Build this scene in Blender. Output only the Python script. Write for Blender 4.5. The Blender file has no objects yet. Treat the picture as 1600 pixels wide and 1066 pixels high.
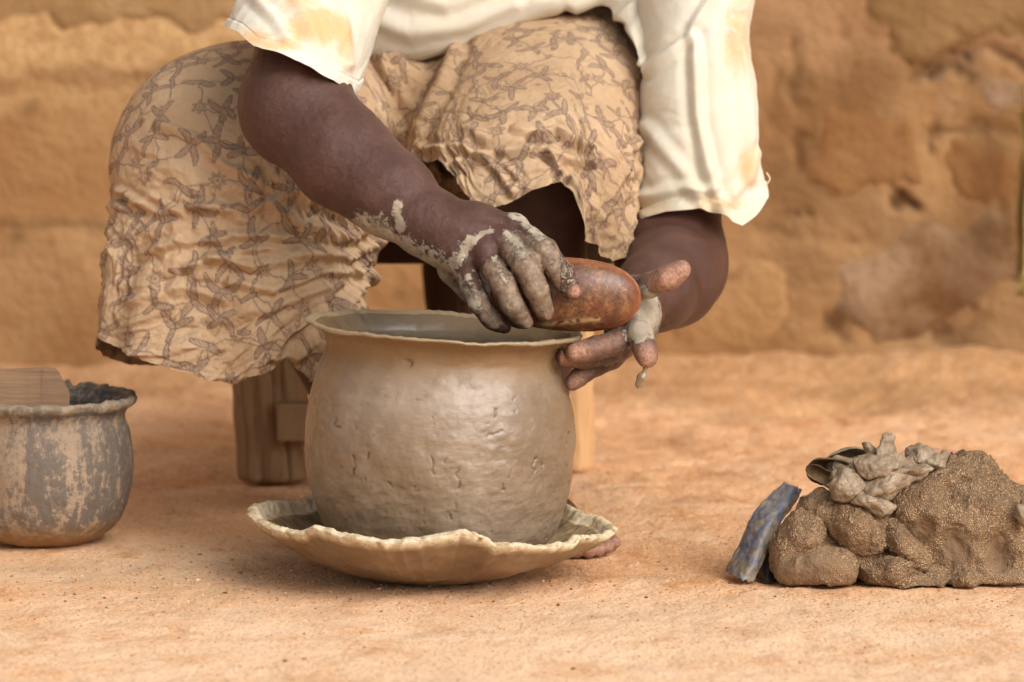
import bpy, bmesh, math, random
import numpy as np
from mathutils import Vector, Matrix
R = math.radians
random.seed(7)
rng = np.random.RandomState(7)
C = bpy.context.scene.collection

# ------------------------------------------------------------------ camera, sky, sun, exposure
CAM_Y, CAM_Z, FPX, CU, CV = -3.636, 0.615, 6000.0, 800.0, 533.0
PITCH = math.atan(643.0 / FPX)
cam = bpy.data.cameras.new('camera'); camo = bpy.data.objects.new('camera', cam); C.objects.link(camo)
camo.location = (0, CAM_Y, CAM_Z); camo.rotation_euler = (math.pi / 2 - PITCH, 0, 0)
cam.lens = FPX / 1600 * 36; cam.sensor_width = 36; cam.clip_end = 400; cam.clip_start = 0.05
cam.dof.use_dof = True; cam.dof.focus_distance = 3.63; cam.dof.aperture_fstop = 5.6
bpy.context.scene.camera = camo
SUN_EL, SUN_AZ = R(37), R(140)          # azimuth clockwise from +y
w = bpy.data.worlds.new('World'); bpy.context.scene.world = w; w.use_nodes = True
wn = w.node_tree; bg = wn.nodes['Background']
sky = wn.nodes.new('ShaderNodeTexSky'); sky.sky_type = 'NISHITA'; sky.sun_disc = False
sky.sun_elevation = SUN_EL; sky.sun_rotation = SUN_AZ; sky.dust_density = 6; sky.air_density = 1.0
hs = wn.nodes.new('ShaderNodeHueSaturation'); hs.inputs['Saturation'].default_value = 0.22
wn.links.new(sky.outputs[0], hs.inputs['Color']); wn.links.new(hs.outputs[0], bg.inputs['Color'])
bg.inputs['Strength'].default_value = 0.15
sl = bpy.data.lights.new('sun', 'SUN'); slo = bpy.data.objects.new('sun', sl); C.objects.link(slo)
sl.energy = 1.35; sl.angle = R(48); sl.color = (1.0, 0.95, 0.88)
sd = Vector((math.sin(SUN_AZ) * math.cos(SUN_EL), math.cos(SUN_AZ) * math.cos(SUN_EL), math.sin(SUN_EL)))
slo.rotation_euler = sd.to_track_quat('Z', 'Y').to_euler()
vs = bpy.context.scene.view_settings
bpy.context.scene.display_settings.display_device = 'sRGB'
vs.view_transform = 'Standard'; vs.look = 'None'; vs.gamma = 1; vs.exposure = 0.10

# ------------------------------------------------------------------ helpers: geometry
cp, sp = math.cos(PITCH), math.sin(PITCH)
def W(u, v, y):
    """point of the place seen at photo position (u, v), standing at distance y"""
    a = (np.asarray(u, float) - CU) / FPX; b = (CV - np.asarray(v, float)) / FPX
    dy = cp + b * sp; dz = -sp + b * cp
    t = (np.asarray(y, float) - CAM_Y) / dy
    return np.stack(np.broadcast_arrays(a * t, CAM_Y + dy * t, CAM_Z + dz * t), -1)
def proj(P):
    x = P[..., 0]; y = P[..., 1] - CAM_Y; z = P[..., 2] - CAM_Z
    d = y * cp - z * sp; up = y * sp + z * cp
    return CU + FPX * x / d, CV - FPX * up / d

_perm = rng.permutation(256); _perm = np.concatenate([_perm, _perm])
_g = rng.normal(size=(256, 3)); _g /= np.linalg.norm(_g, axis=1)[:, None]
from concurrent.futures import ThreadPoolExecutor
_pool = ThreadPoolExecutor(4); _g32 = _g.astype(np.float32); _p32 = _perm.astype(np.int32)
def _perlin(p):
    fl = np.floor(p); f = (p - fl).astype(np.float32); i = fl.astype(np.int32) & 255
    fx, fy, fz = f[:, 0], f[:, 1], f[:, 2]; wx_, wy_, wz_ = [t * t * t * (t * (t * 6 - 15) + 10) for t in (fx, fy, fz)]
    out = np.zeros(len(p), np.float32)
    for dx in (0, 1):
        a = _p32[(i[:, 0] + dx) & 255]; ax_ = wx_ if dx else 1 - wx_
        for dy in (0, 1):
            b = _p32[a + ((i[:, 1] + dy) & 255)]; ab = ax_ * (wy_ if dy else 1 - wy_)
            for dz in (0, 1):
                g = _g32[_p32[b + ((i[:, 2] + dz) & 255)]]
                out += ab * (wz_ if dz else 1 - wz_) * (g[:, 0] * (fx - dx) + g[:, 1] * (fy - dy) + g[:, 2] * (fz - dz))
    return out * 1.5
def perlin(p):
    p = np.asarray(p, float); sh_ = p.shape[:-1]; p = p.reshape(-1, 3); n = len(p)
    if n <= 30000: return _perlin(p).astype(float).reshape(sh_)
    return np.concatenate(list(_pool.map(_perlin, [p[k:k + 30000] for k in range(0, n, 30000)]))).astype(float).reshape(sh_)
def fbm(p, oct=4, gain=.5, lac=2.03):
    a, s = 1.0, 0.0
    p = np.asarray(p, float)
    for k in range(oct):
        s = s + a * perlin(p + 17.3 * k); p = p * lac; a *= gain
    return s
_jit = rng.uniform(0, 1, (512, 3))
def pillows(x, y, L, seed):
    """creased pillows: the upper envelope of scattered bowls, sharp valleys between them"""
    X, Y = x / L + 100, y / L + 100; i, j = np.floor(X).astype(int), np.floor(Y).astype(int); best = np.full(X.shape, -9.0)
    for a in (-1, 0, 1):
        for b in (-1, 0, 1):
            k = _perm[_perm[(i + a) & 255] + ((j + b + seed * 37) & 255)] + (seed % 2) * 256
            J = _jit[k]; best = np.maximum(best, .55 * J[..., 2] - (X - i - a - J[..., 0])**2 - (Y - j - b - J[..., 1])**2)
    return best
def ridged(p, oct=3, gain=.5):
    a, s = 1.0, 0.0
    for k in range(oct):
        s = s + a * (1 - 2.2 * np.abs(perlin(p + 31.7 * k))); p = p * 2.07; a *= gain
    return s
def P3(x, y, z=0.0):
    return np.stack(np.broadcast_arrays(np.asarray(x, float), y, z), -1)
def smoothstep(a, b, x):
    t = np.clip((x - a) / (b - a), 0, 1); return t * t * (3 - 2 * t)
def segd(u, v, pts):
    """distance in the (u,v) plane to a polyline; also signed side and position along it"""
    best = np.full(np.shape(u), 1e9)
    for (x0, y0), (x1, y1) in zip(pts[:-1], pts[1:]):
        dx, dy = x1 - x0, y1 - y0
        t = np.clip(((u - x0) * dx + (v - y0) * dy) / (dx * dx + dy * dy), 0, 1)
        best = np.minimum(best, np.hypot(u - x0 - t * dx, v - y0 - t * dy))
    return best
def cr(keys, vals, t):
    """smooth (Catmull-Rom on uneven keys) interpolation of station values"""
    keys = np.asarray(keys, float); vals = np.asarray(vals, float); t = np.clip(np.asarray(t, float), keys[0], keys[-1])
    m = np.gradient(vals, keys, axis=0)
    i = np.clip(np.searchsorted(keys, t, side='right') - 1, 0, len(keys) - 2)
    h = keys[i + 1] - keys[i]; s = (t - keys[i]) / h
    if vals.ndim > 1: s = s[..., None]; h = h[..., None]
    return ((2 * s**3 - 3 * s**2 + 1) * vals[i] + (s**3 - 2 * s**2 + s) * h * m[i]
            + (-2 * s**3 + 3 * s**2) * vals[i + 1] + (s**3 - s**2) * h * m[i + 1])
def lin(keys, vals, t): return np.interp(t, keys, vals)

def mesh_np(name, V, F, mat=None, parent=None, attrs=None, smooth=True):
    V = np.ascontiguousarray(V, np.float32).reshape(-1, 3); F = np.ascontiguousarray(F, np.int32)
    n = F.shape[1]; me = bpy.data.meshes.new(name)
    me.vertices.add(len(V)); me.vertices.foreach_set('co', V.ravel())
    me.loops.add(F.size); me.loops.foreach_set('vertex_index', F.ravel())
    me.polygons.add(len(F)); me.polygons.foreach_set('loop_start', np.arange(0, F.size, n, dtype=np.int32))
    try: me.polygons.foreach_set('loop_total', np.full(len(F), n, np.int32))
    except Exception: pass
    me.update(calc_edges=True); me.validate()
    if smooth: me.polygons.foreach_set('use_smooth', np.ones(len(me.polygons), bool))
    for k, a in (attrs or {}).items():
        at = me.attributes.new(k, 'FLOAT', 'POINT'); at.data.foreach_set('value', np.ascontiguousarray(a, np.float32).ravel())
    o = bpy.data.objects.new(name, me); C.objects.link(o)
    if mat: me.materials.append(mat)
    if parent: o.parent = parent
    return o
def grid_faces(nr, nc, wrap=False):
    r = np.arange(nr - 1)[:, None]; c = np.arange(nc if wrap else nc - 1)[None, :]
    a = r * nc + c; b = r * nc + (c + 1) % nc
    return np.stack([a, b, b + nc, a + nc], -1).reshape(-1, 4)
def gnormals(P, wrap=False):
    dr = np.gradient(P, axis=0)
    dc = (np.roll(P, -1, 1) - np.roll(P, 1, 1)) if wrap else np.gradient(P, axis=1)
    n = np.cross(dc, dr); l = np.linalg.norm(n, axis=-1, keepdims=True); return n / np.maximum(l, 1e-12)
def thing(name, label, cat, group=None, loc=(0, 0, 0)):
    o = bpy.data.objects.new(name, None); C.objects.link(o); o.location = loc
    o['label'] = label; o['category'] = cat
    if group: o['group'] = group
    o.empty_display_size = .05
    return o
def tag(o, label, cat, group=None):
    o['label'] = label; o['category'] = cat
    if group: o['group'] = group
    return o
def box_mesh(dx, dy, dz, bev=.004, seg=2, rough=0.0, cuts=0):
    bm = bmesh.new(); bmesh.ops.create_cube(bm, size=1)
    for v in bm.verts: v.co = Vector((v.co.x * dx, v.co.y * dy, v.co.z * dz))
    bmesh.ops.bevel(bm, geom=bm.edges[:], offset=bev, segments=seg, affect='EDGES', profile=.6)
    if cuts: bmesh.ops.subdivide_edges(bm, edges=bm.edges[:], cuts=cuts, use_grid_fill=True)
    if rough:
        P = np.array([v.co[:] for v in bm.verts]); n = fbm(P * 18 + 3, 3)[:, None] * rough
        for v, k in zip(bm.verts, n): v.co += v.normal * float(k[0])
    return bm
def bm_obj(name, bm, mat, parent=None, smooth=True):
    me = bpy.data.meshes.new(name); bm.to_mesh(me); bm.free()
    if smooth: me.polygons.foreach_set('use_smooth', np.ones(len(me.polygons), bool))
    me.materials.append(mat); o = bpy.data.objects.new(name, me); C.objects.link(o)
    if parent: o.parent = parent
    return o

# ------------------------------------------------------------------ helpers: solid modelling with distance fields
class Field:
    def __init__(s, lo, hi, vox):
        s.lo = np.array(lo, float); s.vox = vox
        s.n = np.ceil((np.array(hi, float) - s.lo) / vox).astype(int) + 1
        s.d = np.full(s.n, .08, np.float32)
    def win(s, lo, hi, pad):
        i0 = np.clip(np.floor((np.array(lo) - pad - s.lo) / s.vox).astype(int), 0, s.n)
        i1 = np.clip(np.ceil((np.array(hi) + pad - s.lo) / s.vox).astype(int) + 1, 0, s.n)
        if np.any(i1 <= i0): return None
        sl_ = tuple(slice(a, b) for a, b in zip(i0, i1))
        X = [(s.lo[k] + np.arange(i0[k], i1[k]) * s.vox).astype(np.float32) for k in range(3)]
        return sl_, np.meshgrid(*X, indexing='ij', sparse=True)
def smin(a, b, k):
    if k <= 0: return np.minimum(a, b)
    h = np.clip(k - np.abs(a - b), 0, None) / k
    return np.minimum(a, b) - h * h * k * .25
def cone_d(X, a, b, ra, rb):
    a = np.array(a, float); b = np.array(b, float); ab = b - a; L2 = max(float(ab @ ab), 1e-12)
    dx, dy, dz = X[0] - a[0], X[1] - a[1], X[2] - a[2]
    h = np.clip((dx * ab[0] + dy * ab[1] + dz * ab[2]) / L2, 0, 1)
    return np.sqrt((dx - h * ab[0])**2 + (dy - h * ab[1])**2 + (dz - h * ab[2])**2) - (ra + (rb - ra) * h)
def ell_d(X, c, r, M=None):
    q = [X[i] - c[i] for i in range(3)]
    if M is not None:
        q = [M[0][i] * q[0] + M[1][i] * q[1] + M[2][i] * q[2] for i in range(3)]
    k0 = np.sqrt((q[0] / r[0])**2 + (q[1] / r[1])**2 + (q[2] / r[2])**2)
    k1 = np.sqrt((q[0] / r[0]**2)**2 + (q[1] / r[1]**2)**2 + (q[2] / r[2]**2)**2)
    return k0 * (k0 - 1) / np.maximum(k1, 1e-9)
def add_chain(F, pts, rad, k, target=None, kin=None):
    """tapered chain of joints blended into F.d (or a copy 'target')"""
    pts = [np.array(p, float) for p in pts]
    if target is not None and len(pts) > 3:
        pp, rr = [pts[0]], [rad[0]]
        for i in range(1, len(pts)):
            if i < len(pts) - 1: pp += [(pts[i - 1] + pts[i]) / 2, pts[i]]; rr += [(rad[i - 1] + rad[i]) / 2 * .925, rad[i] * 1.015]
            else: pp += [pts[i] * .55 + pts[i - 1] * .45, pts[i]]; rr += [rad[i] * 1.05, rad[i]]
        pts, rad = pp, rr
    rm = max(rad); kin = kin if kin is not None else k
    lo = np.min(pts, 0) - rm; hi = np.max(pts, 0) + rm
    wv = F.win(lo, hi, max(k, kin) + 3 * F.vox)
    if wv is None: return
    s_, X = wv; d = None
    for i in range(len(pts) - 1):
        c = cone_d(X, pts[i], pts[i + 1], rad[i], rad[i + 1]); d = c if d is None else smin(d, c, kin)
    if target is None: F.d[s_] = smin(F.d[s_], d, k)
    else: F.d[s_] = np.minimum(F.d[s_], smin(target[s_], d, k))
def add_ell(F, c, r, k, M=None, sub=False):
    R_ = max(r); wv = F.win(np.array(c) - R_, np.array(c) + R_, k + 3 * F.vox)
    if wv is None: return
    s_, X = wv; d = ell_d(X, c, r, M)
    F.d[s_] = -smin(-F.d[s_], d, k) if sub else smin(F.d[s_], d, k)
def field_mesh(F):
    import openvdb
    band = 3 * F.vox; g = openvdb.FloatGrid(band)
    g.copyFromArray(np.ascontiguousarray(np.clip(F.d, -band, band)))
    V, Q = g.convertToQuads(0.0)
    V = np.asarray(V, float) * F.vox + F.lo; Q = np.asarray(Q)[:, ::-1]
    return V, Q
def laplace(V, Q, it=2, lam=.5):
    n = len(V); e = np.concatenate([Q[:, [0, 1]], Q[:, [1, 2]], Q[:, [2, 3]], Q[:, [3, 0]]])
    for _ in range(it):
        s = np.stack([np.bincount(e[:, 0], V[e[:, 1], k], n) + np.bincount(e[:, 1], V[e[:, 0], k], n) for k in range(3)], -1)
        c = np.bincount(e[:, 0], minlength=n) + np.bincount(e[:, 1], minlength=n)
        V = V + lam * (s / np.maximum(c, 1)[:, None] - V)
    return V
def vnormals(V, Q):
    fn = np.cross(V[Q[:, 2]] - V[Q[:, 0]], V[Q[:, 3]] - V[Q[:, 1]]); n = np.zeros_like(V)
    for k in range(4):
        for a in range(3): n[:, a] += np.bincount(Q[:, k], fn[:, a], len(V))
    return n / np.maximum(np.linalg.norm(n, axis=1), 1e-12)[:, None]

# ------------------------------------------------------------------ helpers: materials
class M:
    def __init__(s, name, rough=.8, spec=.3):
        s.m = bpy.data.materials.new(name); s.m.use_nodes = True; s.t = s.m.node_tree
        s.b = s.t.nodes['Principled BSDF']; s.b.inputs['Roughness'].default_value = rough
        s.b.inputs['Specular IOR Level'].default_value = spec
        s.co = s.t.nodes.new('ShaderNodeTexCoord').outputs['Object']
    def n(s, k, **kw):
        x = s.t.nodes.new(k)
        for a, b in kw.items(): setattr(x, a, b)
        return x
    def l(s, a, b): s.t.links.new(a, b)
    def put(s, sock, v):
        if isinstance(v, bpy.types.NodeSocket): s.l(v, sock)
        elif isinstance(v, (tuple, list)) and len(v) == 3 and sock.type == 'RGBA': sock.default_value = (*v, 1)
        else: sock.default_value = v
    def map(s, scale=(1, 1, 1), rot=(0, 0, 0), src=None):
        x = s.n('ShaderNodeMapping'); s.l(src or s.co, x.inputs[0]); x.inputs['Scale'].default_value = scale
        x.inputs['Rotation'].default_value = rot; return x.outputs[0]
    def noise(s, scale, detail=4, rough=.55, co=None, dist=0):
        x = s.n('ShaderNodeTexNoise'); s.l(co or s.co, x.inputs['Vector']); x.inputs['Scale'].default_value = scale
        x.inputs['Detail'].default_value = detail; x.inputs['Roughness'].default_value = rough; x.inputs['Distortion'].default_value = dist
        return x.outputs[0]
    def vor(s, scale, feature='F1', co=None, out='Distance', rnd=1.0):
        x = s.n('ShaderNodeTexVoronoi', feature=feature); s.l(co or s.co, x.inputs['Vector']); x.inputs['Scale'].default_value = scale
        x.inputs['Randomness'].default_value = rnd
        return x.outputs[out]
    def ramp(s, f, stops, interp='LINEAR'):
        x = s.n('ShaderNodeValToRGB'); x.color_ramp.interpolation = interp; e = x.color_ramp.elements
        while len(e) < len(stops): e.new(.5)
        for q, (p, c) in zip(e, stops):
            q.position = p; q.color = (*c, 1) if isinstance(c, (tuple, list)) else (c, c, c, 1)
        s.l(f, x.inputs[0]); return x.outputs[0]
    def mix(s, f, a, b, mode='MIX'):
        x = s.n('ShaderNodeMix', data_type='RGBA', blend_type=mode)
        s.put(x.inputs[0], f); s.put(x.inputs[6], a); s.put(x.inputs[7], b); return x.outputs[2]
    def math(s, op, a, b=0.0, clamp=False):
        x = s.n('ShaderNodeMath', operation=op, use_clamp=clamp); s.put(x.inputs[0], a); s.put(x.inputs[1], b); return x.outputs[0]
    def step(s, x, a, b):
        y = s.n('ShaderNodeMapRange', interpolation_type='SMOOTHSTEP'); s.put(y.inputs[0], x)
        y.inputs[1].default_value = a; y.inputs[2].default_value = b; return y.outputs[0]
    def attr(s, name): return s.n('ShaderNodeAttribute', attribute_name=name).outputs['Fac']
    def col(s, c): s.put(s.b.inputs['Base Color'], c)
    def rough(s, r): s.put(s.b.inputs['Roughness'], r)
    def bump(s, h, dist=.001, strength=1.0):
        x = s.n('ShaderNodeBump'); s.put(x.inputs['Height'], h); x.inputs['Distance'].default_value = dist
        x.inputs['Strength'].default_value = strength
        prev = s.b.inputs['Normal'].links
        if prev: s.l(prev[0].from_socket, x.inputs['Normal'])
        s.l(x.outputs[0], s.b.inputs['Normal'])

def rgb(r, g, b):
    f = lambda c: ((c / 255 + .055) / 1.055)**2.4 if c > 10 else c / 255 / 12.92
    return (f(r), f(g), f(b))

# ground
g = M('earth_ground', .95, .15)
big = g.noise(2.2, 5, .6, dist=.4); mid_ = g.noise(14, 6, .65, g.map((1.3, .8, 1))); fine = g.noise(260, 3, .6)
c = g.ramp(big, [(.3, rgb(204, 150, 104)), (.5, rgb(220, 170, 126)), (.72, rgb(232, 192, 154))])
c = g.mix(g.math('MULTIPLY', g.step(mid_, .5, .68), .75), c, rgb(190, 130, 76))
c = g.mix(g.math('MULTIPLY', g.step(g.noise(9, 6, .75, g.map((1.3, .7, 1))), .5, .68), .8), c, rgb(228, 190, 150))
c = g.mix(g.math('MULTIPLY', g.step(g.noise(34, 6, .8), .58, .72), .5), c, rgb(176, 118, 70))
c = g.mix(g.math('MULTIPLY', g.attr('pale'), g.step(g.noise(11, 6, .75), .3, .6)), c, rgb(238, 204, 170))
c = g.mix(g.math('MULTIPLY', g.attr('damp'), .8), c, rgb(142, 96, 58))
c = g.mix(g.attr('foot'), c, g.mix(g.step(g.noise(7, 5, .7), .4, .65), rgb(170, 124, 80), rgb(192, 146, 100)))
sp_ = g.vor(420, out='Color'); spv = g.n('ShaderNodeSeparateColor'); g.l(sp_, spv.inputs[0])
c = g.mix(g.math('MULTIPLY', g.step(spv.outputs[0], .8, .95), .5), c, rgb(240, 214, 184))
c = g.mix(g.math('MULTIPLY', g.step(spv.outputs[1], .86, .97), .45), c, rgb(128, 84, 52))
c = g.mix(g.math('MULTIPLY', g.attr('sand'), g.step(g.noise(90, 4, .7), .3, .62)), c, rgb(205, 172, 138))
g.col(c); g.bump(g.math('ADD', g.math('MULTIPLY', mid_, 3.5), g.math('MULTIPLY', fine, .6)), .0035, .8)
MAT_GROUND = g.m

# wall mud
def mud(name, base, alt, light, bscale=1.0):
    g = M(name, .95, .1)
    base, alt, light = [tuple(x * .92 for x in q_) for q_ in (base, alt, light)]
    a = g.noise(3.0 * bscale, 6, .6, dist=.6); b = g.noise(9 * bscale, 7, .75); d = g.noise(60, 4, .6)
    c = g.ramp(a, [(.32, alt), (.5, base), (.7, light)])
    c = g.mix(g.math('MULTIPLY', g.step(b, .55, .75), .5), c, alt)
    c = g.mix(g.math('MULTIPLY', g.step(g.noise(22, 5, .7), .6, .7), .5), c, light)
    c = g.mix(g.math('MULTIPLY', g.attr('dirt_shade'), .92), c, rgb(84, 58, 36))  # dark tone: stained mud plus shade painted into cracks
    c = g.mix(g.attr('pale'), c, g.mix(g.step(d, .4, .6), rgb(196, 160, 114), rgb(178, 140, 96)))
    c = g.mix(g.attr('grey'), c, g.mix(g.step(b, .4, .6), rgb(176, 136, 102), rgb(138, 108, 74)))
    c = g.mix(g.math('MULTIPLY', g.step(g.noise(13, 6, .8, dist=.8), .6, .72), .45), c, rgb(120, 82, 46))
    g.col(c); g.bump(g.math('ADD', g.math('MULTIPLY', b, 2), d), .006, .8)
    return g.m
MAT_WALL = mud('wall_mud', rgb(166, 126, 84), rgb(148, 104, 64), rgb(182, 144, 102))
MAT_ADOBE = mud('adobe_brick_mud', rgb(158, 112, 70), rgb(142, 98, 60), rgb(170, 126, 84), 2.2)
MAT_PLAST = mud('plaster_mud', rgb(162, 128, 86), rgb(144, 110, 70), rgb(178, 144, 102))
MAT_PLAST2 = mud('worn_plaster_mud', rgb(168, 134, 100), rgb(136, 98, 62), rgb(196, 164, 132), 3.2)

# skin
g = M('skin', .5, .4)
nz = g.noise(28, 5, .6); pores = g.vor(900); nz2 = g.noise(420, 3, .6)
c = g.ramp(nz, [(.3, rgb(69, 43, 33)), (.5, rgb(80, 52, 43)), (.7, rgb(94, 64, 55))])
c = g.mix(g.attr('pink'), c, g.mix(g.step(nz2, .35, .65), rgb(188, 146, 122), rgb(150, 108, 88)))
cn = g.noise(170, 7, .8, dist=.6); cn2 = g.noise(50, 5, .7)
cm = g.step(g.math('ADD', g.attr('clay'), g.math('MULTIPLY', g.math('SUBTRACT', cn, .5), 2.1)), .45, .58)
clay_c = g.ramp(cn2, [(.35, rgb(148, 132, 114)), (.55, rgb(172, 158, 138)), (.7, rgb(194, 182, 164))])
wet = g.step(g.math('ADD', g.attr('wet'), g.math('MULTIPLY', g.math('SUBTRACT', g.noise(95, 6, .8, dist=1.2), .5), 2.0)), .45, .75)
wetc = g.ramp(g.noise(150, 5, .7), [(.3, rgb(104, 84, 68)), (.5, rgb(142, 120, 98)), (.7, rgb(178, 160, 138))])
c = g.mix(g.math('MULTIPLY', wet, .8), c, wetc)
c = g.mix(cm, c, clay_c); g.col(c)
g.rough(g.mix(cm, g.mix(g.attr('wet'), (.46,) * 3, (.24,) * 3), (.85,) * 3))
g.bump(g.math('ADD', g.math('MULTIPLY', cm, 1.0), g.math('MULTIPLY', cn, 1.0)), .0013, .9)
g.bump(g.math('ADD', pores, g.math('MULTIPLY', nz2, .5)), .0004, .55)
g.b.inputs['Subsurface Weight'].default_value = .08; g.b.inputs['Subsurface Scale'].default_value = .006
MAT_SKIN = g.m

# skirt cloth
g = M('printed_cotton', .95, .05)
wv = g.n('ShaderNodeTexWave', wave_type='BANDS'); g.l(g.map((1, 1, 1)), wv.inputs[0]); wv.inputs['Scale'].default_value = 250; wv.inputs['Distortion'].default_value = 3
c = g.ramp(g.noise(9, 5, .6), [(.3, rgb(170, 140, 108)), (.5, rgb(184, 154, 122)), (.7, rgb(196, 168, 136))])
pn = g.noise(500, 3, .6)
pr = g.math('MULTIPLY', g.attr('ink'), g.step(pn, .12, .5))
c = g.mix(g.math('MULTIPLY', pr, .82), c, rgb(100, 80, 76)); c = g.mix(g.math('MULTIPLY', g.attr('soil'), .55), c, rgb(130, 98, 60))
g.col(c); g.bump(g.math('ADD', g.math('MULTIPLY', wv.outputs[0], .4), g.math('MULTIPLY', g.noise(180, 4, .6), 1.2)), .0009, .7)
vm = g.n('ShaderNodeVectorMath', operation='MULTIPLY_ADD'); nv = g.n('ShaderNodeTexNoise'); g.l(g.co, nv.inputs[0]); nv.inputs['Scale'].default_value = 22; nv.inputs['Detail'].default_value = 3
g.l(nv.outputs['Color'], vm.inputs[0]); vm.inputs[1].default_value = (.035, .035, .035); g.l(g.co, vm.inputs[2])
e1 = g.step(g.vor(48, 'DISTANCE_TO_EDGE', vm.outputs[0]), 0, .30); e2 = g.step(g.vor(95, 'DISTANCE_TO_EDGE', vm.outputs[0]), 0, .28)
g.bump(g.math('ADD', e1, g.math('MULTIPLY', e2, .4)), .0026, .34)
MAT_SKIRT = g.m
# shirt cloth
g = M('stained_cotton', .95, .05)
c = g.mix(g.step(g.noise(10, 4, .6), .4, .7), rgb(218, 210, 194), rgb(210, 200, 178))
st = g.step(g.math('ADD', g.math('MULTIPLY', g.attr('stain'), .9), g.math('MULTIPLY', g.noise(26, 6, .7, dist=1.0), .75)), .55, .95)
c = g.mix(g.math('MULTIPLY', st, .8), c, rgb(214, 166, 108)); g.col(c)
ww = g.n('ShaderNodeTexWave', wave_type='BANDS', bands_direction='Z'); g.l(g.co, ww.inputs[0]); ww.inputs['Scale'].default_value = 300; ww.inputs['Distortion'].default_value = 4
g.bump(g.math('ADD', g.math('MULTIPLY', ww.outputs[0], .5), g.math('MULTIPLY', g.noise(160, 4, .6), 1.5)), .0007, .7)
g.b.inputs['Subsurface Weight'].default_value = .1; g.b.inputs['Subsurface Scale'].default_value = .01
MAT_SHIRT = g.m
# thread
g = M('frayed_thread', .9, .1); g.col(rgb(232, 214, 178)); MAT_THREAD = g.m
# wet clay (pot)
g = M('wet_clay', .42, .5)
n1 = g.noise(11, 5, .6, dist=.3); n2 = g.noise(60, 6, .7, g.map((1, 1, 2.2))); n3 = g.noise(380, 4, .7)
c = g.ramp(n1, [(.3, rgb(112, 92, 70)), (.5, rgb(130, 110, 88)), (.7, rgb(148, 130, 110))])
c = g.mix(g.math('MULTIPLY', g.step(n2, .5, .7), .35), c, rgb(120, 94, 66))
c = g.mix(g.attr('crack'), c, rgb(48, 34, 22)); c = g.mix(g.attr('rim'), c, rgb(150, 130, 100))
c = g.mix(g.attr('neck'), c, rgb(132, 102, 66)); c = g.mix(g.attr('inner'), c, rgb(112, 92, 66))
g.col(c)
rr = g.ramp(g.noise(22, 6, .7, dist=.5), [(.35, .3), (.52, .4), (.68, .6)])
rr = g.mix(g.attr('dry'), rr, (.72,) * 3); rr = g.mix(g.attr('inner'), rr, (.22,) * 3); g.rough(rr)
g.bump(g.math('ADD', g.math('MULTIPLY', n2, 1.0), g.math('MULTIPLY', n3, .35)), .0016, .6)
g.bump(g.noise(26, 5, .75, g.map((1, 1, 5), (.5, .35, 0)), .6), .0014, .35)
g.put(g.b.inputs['Coat Weight'], g.math('SUBTRACT', .65, g.attr('dry'), True)); g.put(g.b.inputs['Coat Roughness'], g.ramp(g.noise(30, 6, .75), [(.35, .26), (.65, .45)]))
MAT_CLAY = g.m
# dish
g = M('dusty_fired_clay', .9, .2)
n1 = g.noise(14, 5, .6, dist=.3); n3 = g.noise(300, 4, .7)
c = g.ramp(n1, [(.3, rgb(122, 100, 76)), (.5, rgb(144, 122, 96)), (.7, rgb(162, 142, 116))])
c = g.mix(g.attr('inside'), c, g.mix(g.step(g.noise(40, 5, .7), .4, .62), rgb(150, 128, 94), rgb(120, 100, 72)))
c = g.mix(g.attr('edge'), c, g.mix(g.step(g.noise(70, 5, .7), .45, .6), rgb(216, 198, 166), rgb(180, 156, 120)))
c = g.mix(g.math('MULTIPLY', g.step(g.noise(30, 6, .8), .63, .7), .6), c, rgb(80, 58, 40))
g.col(c); g.bump(g.math('ADD', g.noise(90, 6, .7), g.math('MULTIPLY', n3, .4)), .0022, .7)
MAT_DISH = g.m
# sooty pot
g = M('sooty_clay', .7, .3)
n1 = g.noise(40, 6, .75, g.map((1, 1, .22)), .4); n2 = g.noise(160, 5, .75); n3 = g.noise(7, 4, .6)
c = g.ramp(n3, [(.3, rgb(138, 118, 96)), (.6, rgb(164, 142, 118))])
sm = g.math('ADD', g.math('MULTIPLY', g.math('SUBTRACT', n1, .5), 1.3), g.math('MULTIPLY', g.math('SUBTRACT', n2, .5), .9))
c = g.mix(g.math('MULTIPLY', g.step(sm, -.12, .08), .9), c, g.mix(n2, rgb(84, 76, 70), rgb(112, 102, 92)))
c = g.mix(g.math('MULTIPLY', g.attr('earth'), .85), c, rgb(150, 116, 74)); c = g.mix(g.math('MULTIPLY', g.attr('soot'), g.step(n2, .3, .6)), c, rgb(70, 68, 70))
c = g.mix(g.math('MULTIPLY', g.attr('lip'), g.step(g.noise(60, 4, .7), .4, .7)), c, rgb(146, 130, 106))
g.col(c); g.bump(g.math('ADD', g.noise(80, 6, .7), g.math('MULTIPLY', n2, .5)), .002, .7)
MAT_SOOTY = g.m
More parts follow.
